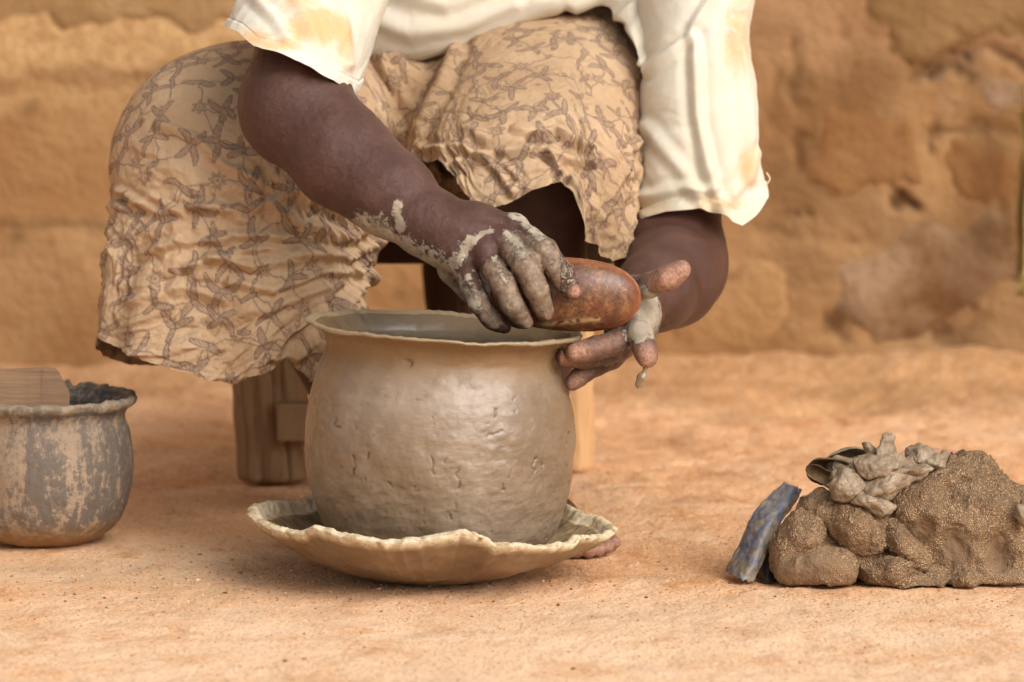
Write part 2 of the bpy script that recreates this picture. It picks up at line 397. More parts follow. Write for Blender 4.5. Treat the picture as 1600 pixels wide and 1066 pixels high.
# sandy clay lump
g = M('sandy_clay', .75, .35)
n1 = g.noise(16, 5, .65); v1 = g.vor(1050, out='Color'); sx = g.n('ShaderNodeSeparateColor'); g.l(v1, sx.inputs[0])
c = g.ramp(n1, [(.3, rgb(102, 78, 56)), (.5, rgb(128, 102, 76)), (.7, rgb(146, 120, 92))])
gr = g.math('MULTIPLY', g.attr('sandy'), g.step(g.noise(45, 5, .8), .3, .52))
c = g.mix(g.math('MULTIPLY', gr, g.math('MULTIPLY', g.step(sx.outputs[0], .35, .85), .6)), c, rgb(186, 146, 102))
c = g.mix(g.math('MULTIPLY', gr, g.step(sx.outputs[1], .86, .98)), c, rgb(214, 186, 148))
c = g.mix(g.attr('dent'), c, rgb(120, 94, 68)); g.col(c)
g.bump(g.math('ADD', g.math('MULTIPLY', g.math('MULTIPLY', g.vor(700), g.attr('sandy')), -1.2), g.math('MULTIPLY', g.noise(120, 5, .7), 1.2)), .0022, .9)
MAT_LUMP = g.m
g = M('clay_slip', .42, .5)
c = g.ramp(g.noise(40, 6, .7), [(.3, rgb(110, 92, 72)), (.5, rgb(142, 122, 98)), (.7, rgb(172, 154, 130))]); g.col(c)
g.bump(g.noise(160, 6, .7), .0018, .7); MAT_SLIP = g.m
g = M('drip_slip', .12, .6); g.col(rgb(150, 124, 92)); g.b.inputs['Transmission Weight'].default_value = .35; MAT_DRIP = g.m
# wood
def wood(name, a, b, d, rough=.75, sc=(26, 26, 1.6)):
    g = M(name, rough, .25)
    co = g.map(sc); n1 = g.noise(2.5, 6, .65, co, .5); n2 = g.noise(3, 4, .6, g.map((5, 5, 2)))
    n4 = g.noise(11, 4, .7, co)
    c = g.ramp(n1, [(.32, b), (.5, a), (.68, a)]); c = g.mix(g.math('MULTIPLY', g.step(n2, .45, .7), .5), c, b)
    c = g.mix(g.step(g.noise(1.4, 3, .5, g.map((20, 20, 1.0))), .66, .72), c, d)
    c = g.mix(g.math('MULTIPLY', g.step(n4, .6, .7), .5), c, d)
    g.col(c); g.bump(g.math('ADD', n1, g.math('MULTIPLY', n4, .5)), .003, .8); return g.m
MAT_WOOD = wood('weathered_wood', rgb(150, 118, 84), rgb(122, 92, 62), rgb(66, 46, 32))
MAT_WOODL = wood('pale_wood', rgb(206, 164, 118), rgb(186, 140, 96), rgb(130, 92, 60))
MAT_WOOD_SHADED = wood('shaded_wood', rgb(70, 44, 24), rgb(52, 32, 18), rgb(30, 18, 10))  # shade of seat and back leg put into the wood colour
MAT_BLOCK = wood('worn_block_wood', rgb(136, 108, 80), rgb(112, 82, 66), rgb(84, 54, 50), sc=(1.6, 26, 30))
# gourd
g = M('polished_gourd', .28, .55)
n1 = g.noise(85, 7, .8, dist=.25); n2 = g.noise(42, 6, .75); n3 = g.noise(300, 4, .8)
c = g.ramp(n1, [(.3, rgb(50, 28, 18)), (.44, rgb(92, 56, 34)), (.57, rgb(130, 86, 52)), (.72, rgb(180, 142, 106))])
c = g.mix(g.step(n2, .5, .58), c, g.ramp(n1, [(.35, rgb(46, 22, 18)), (.65, rgb(116, 62, 36))]))
c = g.mix(g.math('MULTIPLY', g.attr('edge'), .45), c, rgb(150, 88, 52))
c = g.mix(g.attr('film'), c, rgb(168, 142, 100)); g.col(c)
g.rough(g.ramp(n3, [(.3, .22), (.7, .45)])); g.bump(n3, .0006, .6); MAT_GOURD = g.m
g = M('blue_plastic', .5, .4)
n1 = g.noise(40, 5, .7, dist=.5)
c = g.mix(g.step(n1, .42, .6), rgb(98, 100, 114), rgb(142, 130, 108)); c = g.mix(g.step(g.noise(30, 5, .7), .54, .66), c, rgb(84, 90, 118)); g.col(c)
g.bump(g.noise(120, 4, .7), .001, .6); MAT_BLUE = g.m
g = M('black_plastic', .45, .4); g.col(rgb(44, 38, 38)); MAT_BLACK = g.m
g = M('pink_shard_clay', .85, .2); g.col(g.mix(g.noise(60, 4, .6), rgb(164, 112, 88), rgb(196, 148, 124))); MAT_PINK = g.m
g = M('dark_gourd_skin', .55, .3); g.col(g.mix(g.step(g.noise(50, 5, .7), .4, .6), rgb(70, 52, 34), rgb(112, 90, 62))); g.bump(g.noise(100, 4, .6), .001, .6); MAT_SHARD = g.m
g = M('dry_straw', .8, .2); g.col(g.mix(g.noise(30, 3, .5), rgb(172, 146, 88), rgb(120, 102, 58))); MAT_STRAW = g.m
g = M('grey_tin', .6, .4); g.col(rgb(110, 92, 70)); MAT_TIN = g.m
g = M('pebble_stone', .85, .2)
oi = g.n('ShaderNodeAttribute', attribute_name='tone').outputs['Fac']
g.col(g.ramp(oi, [(0, rgb(110, 74, 48)), (.4, rgb(190, 136, 92)), (.8, rgb(208, 164, 122)), (1, rgb(226, 196, 162))])); MAT_PEB = g.m

# ================================================================== ground
def graded(a, b, step, far):
    core = np.arange(a, b + 1e-9, step); out = [core]
    d = step; x = b; r_ = []
    while x < far: d *= 1.22; x += d; r_.append(x)
    d = step; x = a; l_ = []
    while x > -far: d *= 1.22; x -= d; l_.append(x)
    return np.concatenate([l_[::-1], core, r_])
gx = graded(-.9, .9, .006, 60); gy = graded(-.7, 1.62, .0085, 60)
GX, GY = np.meshgrid(gx, gy); near = np.exp(-((np.clip(np.abs(GX) - 1, 0, None))**2 + np.clip(np.abs(GY - .5) - 1.3, 0, None)**2) / 1.0)
q = P3(GX, GY)
def ground_h(X, Y):
    q = P3(X, Y)
    h = .0030 * fbm(q * np.array([3.0, 3.5, 1]), 3) + .0011 * fbm(q * np.array([18, 18, 1]) + 5, 5, .6) + .0007 * ridged(q * np.array([26, 26, 1]) + 9, 3)
    h = h * (1 + 1.8 * smoothstep(.25, .7, Y)) * smoothstep(-3, -1.5, Y)
    h = h + .010 * smoothstep(1.10, 1.30, Y + .05 * perlin(q * 4 + 2)) * smoothstep(2.2, 1.7, Y) + (.030 + .016 * fbm(q * np.array([5, 1, 1]) + 8, 4)) * smoothstep(1.30, 1.58, Y + .03 * perlin(q * 5 + 8))**2.2 * smoothstep(2.2, 1.7, Y)
    hol = np.exp(-((X - .40)**2 / .006 + (Y - 1.28)**2 / .004)); h = h - .03 * hol
    return h - .002
GZ = ground_h(GX, GY) * np.clip(near, 0, 1) + (-.002) * (1 - near)
GZ = GZ + .0
sand = np.exp(-((GX + .25)**2 / .03 + (GY + .03)**2 / .012)) + .8 * np.exp(-((GX + .42)**2 / .03 + (GY - .02)**2 / .004))
sand += .5 * np.exp(-((GX - .1)**2 / .06 + (GY + .22)**2 / .004))
GU, GV = proj(np.stack([GX, GY, GZ], -1)); gq = P3(GX, GY)
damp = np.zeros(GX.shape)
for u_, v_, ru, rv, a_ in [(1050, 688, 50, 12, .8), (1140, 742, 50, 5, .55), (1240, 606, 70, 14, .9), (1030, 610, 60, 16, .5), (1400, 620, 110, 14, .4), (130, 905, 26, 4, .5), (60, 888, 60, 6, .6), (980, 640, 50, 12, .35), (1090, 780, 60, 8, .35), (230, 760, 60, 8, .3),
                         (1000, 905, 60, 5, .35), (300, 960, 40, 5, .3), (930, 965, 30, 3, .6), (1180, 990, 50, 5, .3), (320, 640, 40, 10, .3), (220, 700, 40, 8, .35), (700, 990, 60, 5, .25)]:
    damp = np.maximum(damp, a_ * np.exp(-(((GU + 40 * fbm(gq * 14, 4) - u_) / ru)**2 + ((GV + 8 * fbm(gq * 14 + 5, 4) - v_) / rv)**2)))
gr_ = mesh_np('ground', np.stack([GX, GY, GZ], -1), grid_faces(*GX.shape), MAT_GROUND, attrs={'damp': np.clip(damp, 0, 1) * (GY > -3), 'sand': np.clip(sand, 0, 1), 'pale': .75 * smoothstep(.0, -.30, GY + .08 * fbm(q * 5 + 4, 3)), 'foot': .9 * smoothstep(1.12, 1.42, GY + .16 * fbm(q * 5, 4)) + .5 * smoothstep(.3, .8, GX) * smoothstep(.9, 1.2, GY)})
gr_['kind'] = 'structure'
# crumbs and grains lying on it
N = 9000
px_ = np.concatenate([rng.uniform(-.9, .9, N - 2600), rng.normal(-.25, .13, 1900), rng.normal(.35, .2, 700)])
py_ = np.concatenate([rng.uniform(-.55, 1.3, N - 2600), rng.normal(-.05, .08, 1900), rng.normal(-.08, .1, 700)])
sz = np.clip(rng.lognormal(-7.15, .45, N), .0004, .0034)
ico = bmesh.new(); bmesh.ops.create_icosphere(ico, subdivisions=1, radius=1)
IV = np.array([v.co[:] for v in ico.verts]); IF = np.array([[v.index for v in f.verts] for f in ico.faces]); ico.free()
ja = rng.uniform(.6, 1.25, (N, len(IV), 1)) ; sc3 = rng.uniform(.6, 1.3, (N, 1, 3)) * np.array([1, 1, .7])
PV = IV[None] * ja * sc3 * sz[:, None, None] + np.stack([px_, py_, ground_h(px_, py_) + sz * .2], -1)[:, None]
PF = (IF[None] + (np.arange(N) * len(IV))[:, None, None]).reshape(-1, 3)
pb = mesh_np('gravel', PV, PF, MAT_PEB, attrs={'tone': np.repeat(np.clip(rng.normal(.5, .25, N), 0, 1), len(IV))}, smooth=False)
pb['kind'] = 'stuff'; pb['label'] = 'loose grains and crumbs of earth scattered over the packed ground'

# ================================================================== mud wall
WY = 1.56
wall = thing('mud_wall', 'weathered orange mud brick wall of the house behind the seated potter', 'wall', loc=(0, WY, 0))
def wall_uv(X, Z): return proj(np.stack(np.broadcast_arrays(X, WY, Z), -1))
wx = np.concatenate([np.arange(-5, -1.0, .05), np.arange(-1.0, 1.0, .0075), np.arange(1.0, 5.01, .05)])
wz = np.concatenate([np.arange(-.06, .75, .0075), np.arange(.75, 2.41, .03)])
WX, WZ = np.meshgrid(wx, wz); U, V_ = wall_uv(WX, WZ)
q = P3(WX, WZ, 3.0)
wob = 18 * fbm(q * 9, 3); wob2 = 26 * fbm(q * 7 + 40, 3)
Uw, Vw = U + wob, V_ + wob2
g_ = lambda x, s: np.exp(-(x / s)**2)
H = .010 * fbm(q * 2.2, 3) + .003 * fbm(q * 8, 5) + .0010 * ridged(q * 14, 3)
inL = smoothstep(700, 500, U)
pale = inL * smoothstep(128, 92, Vw) * (1 - .75 * g_(np.hypot((Uw - 250) * .25, Vw - 15), 14)) * .85
pale = np.maximum(pale, .55 * inL * smoothstep(190, 160, Vw) * smoothstep(95, 130, Vw) * .6)
dirt_shade = .75 * inL * g_(Vw - 112, 9) * (.4 + .6 * perlin(q * 5))
dirt_shade = np.maximum(dirt_shade, .8 * g_(np.hypot(Uw - 38, Vw - 172), 16)); dirt_shade = np.maximum(dirt_shade, .65 * g_(np.hypot(Uw - 30, Vw - 365), 14))
dirt_shade = np.maximum(dirt_shade, .5 * inL * g_(Vw - 345 - .05 * U, 9)); dirt_shade = np.maximum(dirt_shade, .35 * g_(np.hypot((Uw - 640) * .3, Vw - 470), 14))
H -= .005 * dirt_shade; H -= .006 * inL * smoothstep(118, 132, Vw) * smoothstep(600, 300, V_)
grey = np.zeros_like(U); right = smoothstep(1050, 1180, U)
grey = np.maximum(grey, right * smoothstep(190, 60, Vw) * .45)
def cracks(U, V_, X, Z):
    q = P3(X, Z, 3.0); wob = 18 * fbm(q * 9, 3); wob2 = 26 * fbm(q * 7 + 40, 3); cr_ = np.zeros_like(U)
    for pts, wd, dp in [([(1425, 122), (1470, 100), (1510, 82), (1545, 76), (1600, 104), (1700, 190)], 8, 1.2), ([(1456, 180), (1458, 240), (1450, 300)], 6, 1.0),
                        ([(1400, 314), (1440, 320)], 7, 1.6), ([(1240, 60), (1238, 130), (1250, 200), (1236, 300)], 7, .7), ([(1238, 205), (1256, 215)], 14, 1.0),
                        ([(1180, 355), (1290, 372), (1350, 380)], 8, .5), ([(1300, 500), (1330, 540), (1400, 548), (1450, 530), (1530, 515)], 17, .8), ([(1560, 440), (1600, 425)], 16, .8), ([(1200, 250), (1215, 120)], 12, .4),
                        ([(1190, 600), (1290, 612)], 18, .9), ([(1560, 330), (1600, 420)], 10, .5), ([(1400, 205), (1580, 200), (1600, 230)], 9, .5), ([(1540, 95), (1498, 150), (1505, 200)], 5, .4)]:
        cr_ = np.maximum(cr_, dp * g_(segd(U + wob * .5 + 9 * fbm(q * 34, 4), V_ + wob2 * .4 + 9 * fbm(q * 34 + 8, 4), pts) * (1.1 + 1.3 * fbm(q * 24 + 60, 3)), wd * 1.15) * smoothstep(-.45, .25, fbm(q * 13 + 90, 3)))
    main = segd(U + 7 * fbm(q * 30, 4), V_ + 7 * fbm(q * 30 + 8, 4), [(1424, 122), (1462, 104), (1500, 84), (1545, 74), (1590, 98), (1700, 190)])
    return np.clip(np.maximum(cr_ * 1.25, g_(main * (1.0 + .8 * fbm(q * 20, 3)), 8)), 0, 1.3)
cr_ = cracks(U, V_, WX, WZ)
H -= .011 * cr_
dirt_shade = np.maximum(dirt_shade, right * (.30 + .45 * fbm(q * 6 + 70, 4))); dirt_shade = np.clip(np.maximum(dirt_shade, .98 * cr_), 0, 1)  # right side toned darker; crack shade painted in as colour
dirt_shade = np.maximum(dirt_shade, right * smoothstep(540, 575, Vw) * .4); dirt_shade = np.maximum(dirt_shade, .28 * right * smoothstep(300, 80, Vw) * (.6 + .5 * perlin(q * 6)))  # right side darker again near its foot and its top
wme = mesh_np('wall_face', np.stack([WX, -H, WZ], -1), grid_faces(*WX.shape)[:, ::-1], MAT_WALL, wall, {'pale': pale, 'dirt_shade': np.clip(dirt_shade, 0, 1), 'grey': np.clip(grey, 0, 1)})
# the body of the wall behind its face
bmw = bmesh.new(); bmesh.ops.create_cube(bmw, size=1)
for v in bmw.verts: v.co = Vector((v.co.x * 10.0, v.co.y * .3 + .2, v.co.z * 2.45 + 1.165))
bm_obj('wall_core', bmw, MAT_ADOBE, wall, False)
def relief(name, poly, proud, mat, edge=.03, step=.006, seed=0, rough=1.0, attrs=None):
    poly = [tuple(p) for p in poly]; pu = [p[0] for p in poly]; pv = [p[1] for p in poly]
    lo = W(min(pu) - 20, max(pv) + 20, WY); hi = W(max(pu) + 20, min(pv) - 20, WY)
    X, Z = np.meshgrid(np.arange(lo[0], hi[0], step), np.arange(lo[2], hi[2], step)); U, V = wall_uv(X, Z)
    q = P3(X, Z, seed * 3.1); U = U + 24 * fbm(q * 12, 5, .6); V = V + 24 * fbm(q * 12 + 9, 5, .6)
    ins = np.zeros(U.shape, bool)
    for (x0, y0), (x1, y1) in zip(poly, poly[1:] + poly[:1]):
        c_ = ((y0 > V) != (y1 > V)) & (U < (x1 - x0) * (V - y0) / ((y1 - y0) if y1 != y0 else 1e-9) + x0); ins ^= c_
    d = segd(U, V, poly + [poly[0]]) / 1154.0 * np.where(ins, 1, -1)
    proud = proud * .3; h = -.008 + (proud + .009) * smoothstep(-edge * .4, edge, d) + rough * (.0015 * fbm(q * 9, 4) + .0008 * ridged(q * 20, 3)) * smoothstep(0, edge, d)
    ck = cracks(*wall_uv(X, Z), X, Z); h = h - .006 * ck
    h = h + .010 * fbm(P3(X, Z, 3.0) * 2.2, 3) + .003 * fbm(P3(X, Z, 3.0) * 8, 5)
    keep = d > -edge; F = grid_faces(*X.shape); k = keep.ravel()[F].all(1); F = F[k]
    used, inv = np.unique(F, return_inverse=True); P = np.stack([X, -h, Z], -1).reshape(-1, 3)[used]
    a = {k_: np.full(len(used), v_) for k_, v_ in (attrs or {}).items()}; ck = np.clip(ck, 0, 1).ravel()[used]; a['dirt_shade'] = np.maximum(a.get('dirt_shade', 0 * ck), .95 * ck)  # crack shade painted into the patch colour too
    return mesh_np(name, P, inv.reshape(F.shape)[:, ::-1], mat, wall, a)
relief('adobe_brick', [(1262, 165), (1300, 152), (1380, 158), (1440, 172), (1448, 240), (1440, 306), (1380, 312), (1300, 308), (1262, 290)], .008, MAT_ADOBE, seed=1, attrs={'dirt_shade': .3})
relief('adobe_brick', [(1466, 205), (1560, 212), (1640, 230), (1640, 330), (1540, 335), (1462, 318)], .006, MAT_ADOBE, seed=2, attrs={'dirt_shade': .25})
relief('adobe_brick', [(1440, 118), (1490, 100), (1492, 190), (1440, 180), (1425, 150)], .007, MAT_PLAST2, seed=4, attrs={'dirt_shade': .25})
relief('adobe_brick', [(1506, 96), (1550, 84), (1600, 108), (1640, 140), (1640, 205), (1512, 196)], .005, MAT_PLAST2, seed=5, attrs={'dirt_shade': .35})
relief('plaster_patch', [(1345, -300), (2100, -300), (2100, 190), (1640, 110), (1590, 78), (1540, 62), (1500, 72), (1440, 104), (1400, 96), (1372, 50), (1350, 10)], .020, MAT_PLAST, seed=6, attrs={'dirt_shade': .3})
relief('plaster_patch', [(1275, 405), (1310, 392), (1345, 400), (1400, 345), (1450, 335), (1520, 325), (1600, 330), (1640, 420), (1545, 470), (1530, 512), (1440, 535), (1390, 540), (1335, 536), (1290, 470)], .010, MAT_PLAST2, seed=7, attrs={'dirt_shade': .3})
relief('plaster_patch', [(-300, -200), (250, -200), (420, -200), (430, 20), (330, 60), (240, 50), (150, 62), (60, 50), (-300, 60)], .006, MAT_PLAST, seed=8, attrs={'dirt_shade': .1})
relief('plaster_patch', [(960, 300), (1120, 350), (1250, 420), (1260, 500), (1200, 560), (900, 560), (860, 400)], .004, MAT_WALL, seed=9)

# ================================================================== potter's dish, pot, gourd
dx0 = (672 - 800) / 1650.0
NT = 560; th = np.arange(NT) / NT * 2 * np.pi; deg = (np.degrees(th) + 180) % 360 - 180
zt = lin([-180, -150, -138, -133, -127, -119, -100, -90, -80, -73, -69, -55, -40, -36, -31, -20, 0, 20, 40, 60, 120, 135, 140, 150, 180],
         [.063, .0605, .0595, .061, .068, .0625, .058, .0615, .0672, .065, .0545, .0496, .0475, .0525, .050, .046, .0441, .047, .0510, .05, .055, .0575, .0535, .058, .063], deg)
tq = P3(np.cos(th), np.sin(th))
zt = zt + .0016 * fbm(tq * 9, 4) + .0008 * ridged(tq * 16, 3)
Rr = .173 * (1 + .02 * fbm(tq * 2.5 + 7, 3) + .012 * ridged(tq * 7, 3))
Rr *= 1 - .035 * g_(deg - 28, 9) - .03 * g_(deg + 28, 6) + .01 * g_(deg + 5, 10)
pr_ = [(0, 0), (.25, .0005), (.38, .003), (.55, .012), (.72, .026), (.86, .041), (.95, .0525), (.985, .0585), (1.0, .063)]
rr_ = np.concatenate([np.linspace(0.02, 1, 60), [1.0, .995, .985, .97, .955, .945], np.linspace(.93, .02, 60)])
part = np.concatenate([np.zeros(60), [1, 2, 2, 2, 2, 1], np.full(60, 3)])
P = np.zeros((len(rr_), NT, 3)); E = np.zeros((len(rr_), NT)); I_ = np.zeros((len(rr_), NT))
pk, pz = [a for a, b in pr_], [b for a, b in pr_]
for i, (r, k) in enumerate(zip(rr_, part)):
    base = float(lin(pk, pz, r))
    zz = base * (zt / .063)
    if k == 3: zz = base * .9 * (zt / .063) + .0075
    if k in (1, 2):
        top = {61: 0, 62: .0015, 63: .002, 64: .0012, 65: 0}.get(i, 0)
        zz = np.full(NT, 1.0) * (float(lin(pk, pz, 1.0)) * (zt / .063)) + top + .0008 * fbm(tq * 30 + i, 3); E[i] = 1
        r = r - .0 ; 
    if i in (57, 58, 59, 66, 67): E[i] = {57: .35, 58: .8}.get(i, .9)
    if k == 3: I_[i] = 1
    P[i, :, 0] = dx0 + Rr * r * np.cos(th); P[i, :, 1] = -.005 + Rr * r * np.sin(th); P[i, :, 2] = zz
n = gnormals(P, True); qq = P * 1.0
P += n * (.0014 * fbm(qq * 25, 4) + .0006 * ridged(qq * 70, 3))[..., None] * np.array([1, 1, 1])
P[..., 2] = np.maximum(P[..., 2], 0.0003)
dish = mesh_np('clay_dish', P, grid_faces(len(rr_), NT, True), MAT_DISH, attrs={'edge': E, 'inside': I_})
tag(dish, 'shallow broken clay dish with ragged pale rim under the big wet pot', 'dish')

x0 = -.0685
prof = [(.010, .060), (.013, .088), (.0289, .0995), (.0398, .1070), (.0665, .1182), (.1041, .1268), (.1362, .1284), (.1708, .1242), (.2000, .1146), (.2150, .1096), (.2270, .1130), (.2345, .1245), (.2368, .1312)]
pz_, pr2 = zip(*prof)
tkey = np.concatenate([[0], np.cumsum(np.hypot(np.diff(pz_), np.diff(pr2)))])
tt = np.linspace(0, tkey[-1], 215)
ZO, RO = cr(tkey, np.array(pz_), tt), cr(tkey, np.array(pr2), tt)
ip = [(.2368, .1312), (.2392, .1318), (.2402, .1300), (.2386, .1240), (.2335, .1155), (.2230, .1060), (.2050, .1065), (.17, .114), (.12, .12), (.05, .11), (.022, .09), (.02, .02)]
iz, ir = zip(*ip); ik = np.concatenate([[0], np.cumsum(np.hypot(np.diff(iz), np.diff(ir)))]); ti = np.concatenate([np.linspace(0, ik[5], 40)[1:], np.linspace(ik[5], ik[-1], 36)[1:]])
ZI, RI = cr(ik, np.array(iz), ti), cr(ik, np.array(ir), ti)
ZZ = np.concatenate([ZO, ZI]); RRp = np.concatenate([RO, RI]); NT = 700
th = np.arange(NT) / NT * 2 * np.pi; T, Zg = np.meshgrid(th, ZZ); Rg = np.repeat(RRp[:, None], NT, 1)
inner = np.zeros(Zg.shape); inner[len(ZO) + 15:] = 1
tq = P3(np.cos(T), np.sin(T), Zg * 8)
rimw = smoothstep(.20, .238, Zg)
Rg = Rg * (1 + .005 * perlin(tq * 1.3 + 3)) + rimw * .0022 * fbm(tq * 2.5 + 8, 3) * (1 - inner)
P = np.stack([x0 + Rg * np.cos(T), Rg * np.sin(T), Zg], -1)
tiltw = smoothstep(.12, .235, Zg)
P[..., 2] += tiltw * (-.060 * (P[..., 0] - x0)) + rimw * (.0022 * fbm(P3(np.cos(T), np.sin(T)) * 2.2 + 1, 4) + .0009 * smoothstep(.234, .240, Zg) * fbm(P3(np.cos(T), np.sin(T)) * 14, 4))
P[..., 0] += .003 * smoothstep(.19, .24, Zg)
U, V = proj(P); front = (P[..., 1] < .01) & (inner < .5)
n = gnormals(P, True)
qq = P.copy()
lowr = smoothstep(.21, .12, Zg)
h = .0018 * fbm(qq * 15, 3) + .0005 * ridged(qq * np.array([26, 26, 30]) + 4, 3) * lowr + .0010 * fbm(qq * 44 + 6, 3) * lowr + .00045 * fbm(qq * np.array([70, 70, 110]), 3)
h += .0010 * fbm(qq * np.array([10, 10, 90]) + 3, 3) * smoothstep(.15, .2, Zg) * .5
crk = np.zeros_like(U)
for pts in [[(551, 711), (554, 724), (551, 741)], [(577, 707), (572, 717)], [(672, 713), (677, 722), (673, 735), (678, 741)], [(717, 727), (713, 742), (718, 752), (716, 763)], [(764, 681), (774, 678), (783, 675)],
            [(838, 716), (833, 727), (836, 738)], [(846, 722), (848, 734)], [(798, 733), (794, 748)], [(786, 756), (787, 766)], [(524, 654), (521, 664), (531, 668)], [(633, 564), (644, 566), (640, 572)], [(650, 623), (658, 626)],
            [(889, 676), (886, 700)], [(775, 640), (773, 652)], [(606, 754), (612, 762)], [(700, 800), (706, 812)]]:
    a = rng.uniform(.6, 1.1); crk = np.maximum(crk, a * g_(segd(U + 3.4 * perlin(qq * 230), V + 2.0 * perlin(qq * 160 + 5), pts), 1.15))
for _ in range(26):
    cu, cv = rng.uniform(485, 890), rng.uniform(600, 850); L = rng.uniform(3, 11); a = rng.normal(1.5, .6)
    m_ = [(cu, cv), (cu + L * math.cos(a) + rng.uniform(-2, 2), cv + L * math.sin(a))]
    crk = np.maximum(crk, rng.uniform(.2, .6) * g_(segd(U + 3 * perlin(qq * 230), V, m_), 1.2))
for _ in range(420):
    cu, cv = rng.uniform(485, 890), 860 - abs(rng.normal(0, 110)); rr_p = rng.uniform(.7, 1.6)
    if cv < 600: continue
    w_ = (np.abs(U - cu) < 6) & (np.abs(V - cv) < 6); crk[w_] = np.maximum(crk[w_], rng.uniform(.15, .6) * np.exp(-(((U[w_] - cu) / rr_p)**2 + ((V[w_] - cv) / (rr_p * rng.uniform(.6, 1.4)))**2)))
crk = crk * (.45 + .55 * smoothstep(-.3, .2, perlin(qq * 200 + 9))) * front; h -= .0024 * crk
h -= .0016 * np.exp(-((U - 636)**2 / 60 + (V - 566)**2 / 40)) * front
P = P + n * (h * (1 - inner) * smoothstep(.2395, .236, Zg) + inner * .0003 * fbm(qq * 30, 2))[..., None] * -1.0 * (-1 if True else 1)
rimatt = smoothstep(.2355, .238, Zg) * (1 - inner); neck = smoothstep(.190, .218, Zg) * (1 - inner) * (1 - rimatt) * .8
dry = np.clip(smoothstep(.14, .05, Zg) * .55 + .7 * neck, 0, 1)
pot = thing('clay_pot', 'large unfired grey brown pot of wet clay with flared lip, standing in the dish', 'pot', loc=(x0, 0, 0))
P[..., 0] -= x0
mesh_np('pot_body', P, grid_faces(len(ZZ), NT, True), MAT_CLAY, pot, {'crack': np.clip(crk, 0, 1) * .8, 'rim': rimatt, 'neck': neck, 'inner': inner, 'dry': dry})

# gourd scraper in the right hand
F = Field((-.03, -.06, .22), (.135, .01, .33), .0011)
gc = W(884, 460, -.028)
ax = math.radians(5)
Mx = np.array([[math.cos(ax), 0, math.sin(ax)], [0, 1, 0], [-math.sin(ax), 0, math.cos(ax)]]).T
s_, X = F.win(F.lo, F.lo + .2, .01)
q0 = [X[i] - gc[i] for i in range(3)]
a_ = math.radians(4); xx = q0[0] * math.cos(a_) - q0[2] * math.sin(a_); zz = q0[0] * math.sin(a_) + q0[2] * math.cos(a_) ; yy = q0[1]
ex = np.abs(xx) / .0685; ez = np.abs(zz) / .0335; rr2 = (ex**2.5 + ez**2.3)**(1 / 2.4)
dpth = .020 * np.sqrt(np.clip(1 - np.clip(rr2, 0, 1)**2, 0, 1))
side = (rr2 - 1) * .030
fr_ = (-dpth - yy); bk = yy - (-.35 * dpth + .0035)
F.d[s_] = np.maximum(np.maximum(fr_ * .9, bk), side) - .0012
V, Q = field_mesh(F); V = laplace(V, Q, 3)
U, Vv = proj(V); vn = vnormals(V, Q)
dd = V - gc; xx = dd[:, 0] * math.cos(a_) - dd[:, 2] * math.sin(a_); zz = dd[:, 0] * math.sin(a_) + dd[:, 2] * math.cos(a_)
rr2 = ((np.abs(xx) / .0685)**2.5 + (np.abs(zz) / .0335)**2.3)**(1 / 2.4)
film = .9 * g_(segd(U, Vv, [(850, 508), (900, 502), (936, 499)]), 3.5) * (fbm(V * 200, 3) > -.25) + .6 * g_(segd(U, Vv, [(760, 492), (800, 510), (860, 515)]), 6)
go = mesh_np('gourd_scraper', V, Q, MAT_GOURD, attrs={'edge': smoothstep(.86, 1.0, rr2), 'film': np.clip(film, 0, 1)})
tag(go, 'polished brown piece of gourd held over the pot rim by the right hand', 'scraper')

# ================================================================== small pot at the left, block in it
lx = (62 - 800) / 6000 * 3.836; ly = .2
lp = [(.0, .02), (.001, .04), (.008, .058), (.023, .0745), (.053, .0862), (.0863, .0895), (.112, .0860), (.1304, .0815), (.137, .0855), (.1425, .0925), (.1465, .0935), (.149, .0905), (.1460, .0850), (.137, .0775), (.12, .079), (.08, .082), (.03, .07), (.010, .04), (.009, .01)]
lz, lr = map(np.array, zip(*lp)); lk = np.concatenate([[0], np.cumsum(np.hypot(np.diff(lz), np.diff(lr)))])
tt = np.linspace(0, lk[-1], 220); Zp, Rp = cr(lk, lz, tt), cr(lk, lr, tt); NT = 360; th = np.arange(NT) / NT * 2 * np.pi
T, Zg = np.meshgrid(th, Zp); Rg = np.repeat(Rp[:, None], NT, 1); S = np.repeat(tt[:, None], NT, 1)
tq = P3(np.cos(T), np.sin(T), Zg * 10); lipm = np.exp(-((S - lk[10]) / .012)**2)
Rg = Rg * (1 + .012 * perlin(tq * 1.5)) + lipm * .002 * fbm(tq * 4, 3)
P = np.stack([Rg * np.cos(T), Rg * np.sin(T), Zg], -1)
P[..., 2] += lipm * (.0028 * fbm(P3(np.cos(T), np.sin(T)) * 5, 4) + .003 * smoothstep(.2, .9, np.sin(T)) * ridged(P3(np.cos(T), np.sin(T)) * 6, 3))
n = gnormals(P, True); P = P + n * (.0010 * fbm(P * 30, 4) + .0006 * ridged(P * np.array([60, 60, 25]), 3))[..., None]
sp_pot = thing('small_pot', 'small round soot-stained clay pot on the ground beside the seated potter', 'pot', loc=(lx, ly, 0))
soot = (S > lk[12]) * .9 + g_(S - lk[8], .006) * .5
mesh_np('pot_body', P, grid_faces(len(tt), NT, True), MAT_SOOTY, sp_pot, {'soot': soot, 'lip': g_(S - lk[10], .007), 'earth': smoothstep(.035, .004, Zg) * (S < lk[8])})
bm = bmesh.new()
poly = [(-.066, -.045), (.028, -.05), (.030, .012), (.018, .035), (.012, .037), (-.070, .034)]
vv = [bm.verts.new((x, -.016, z)) for x, z in poly]; f = bm.faces.new(vv)
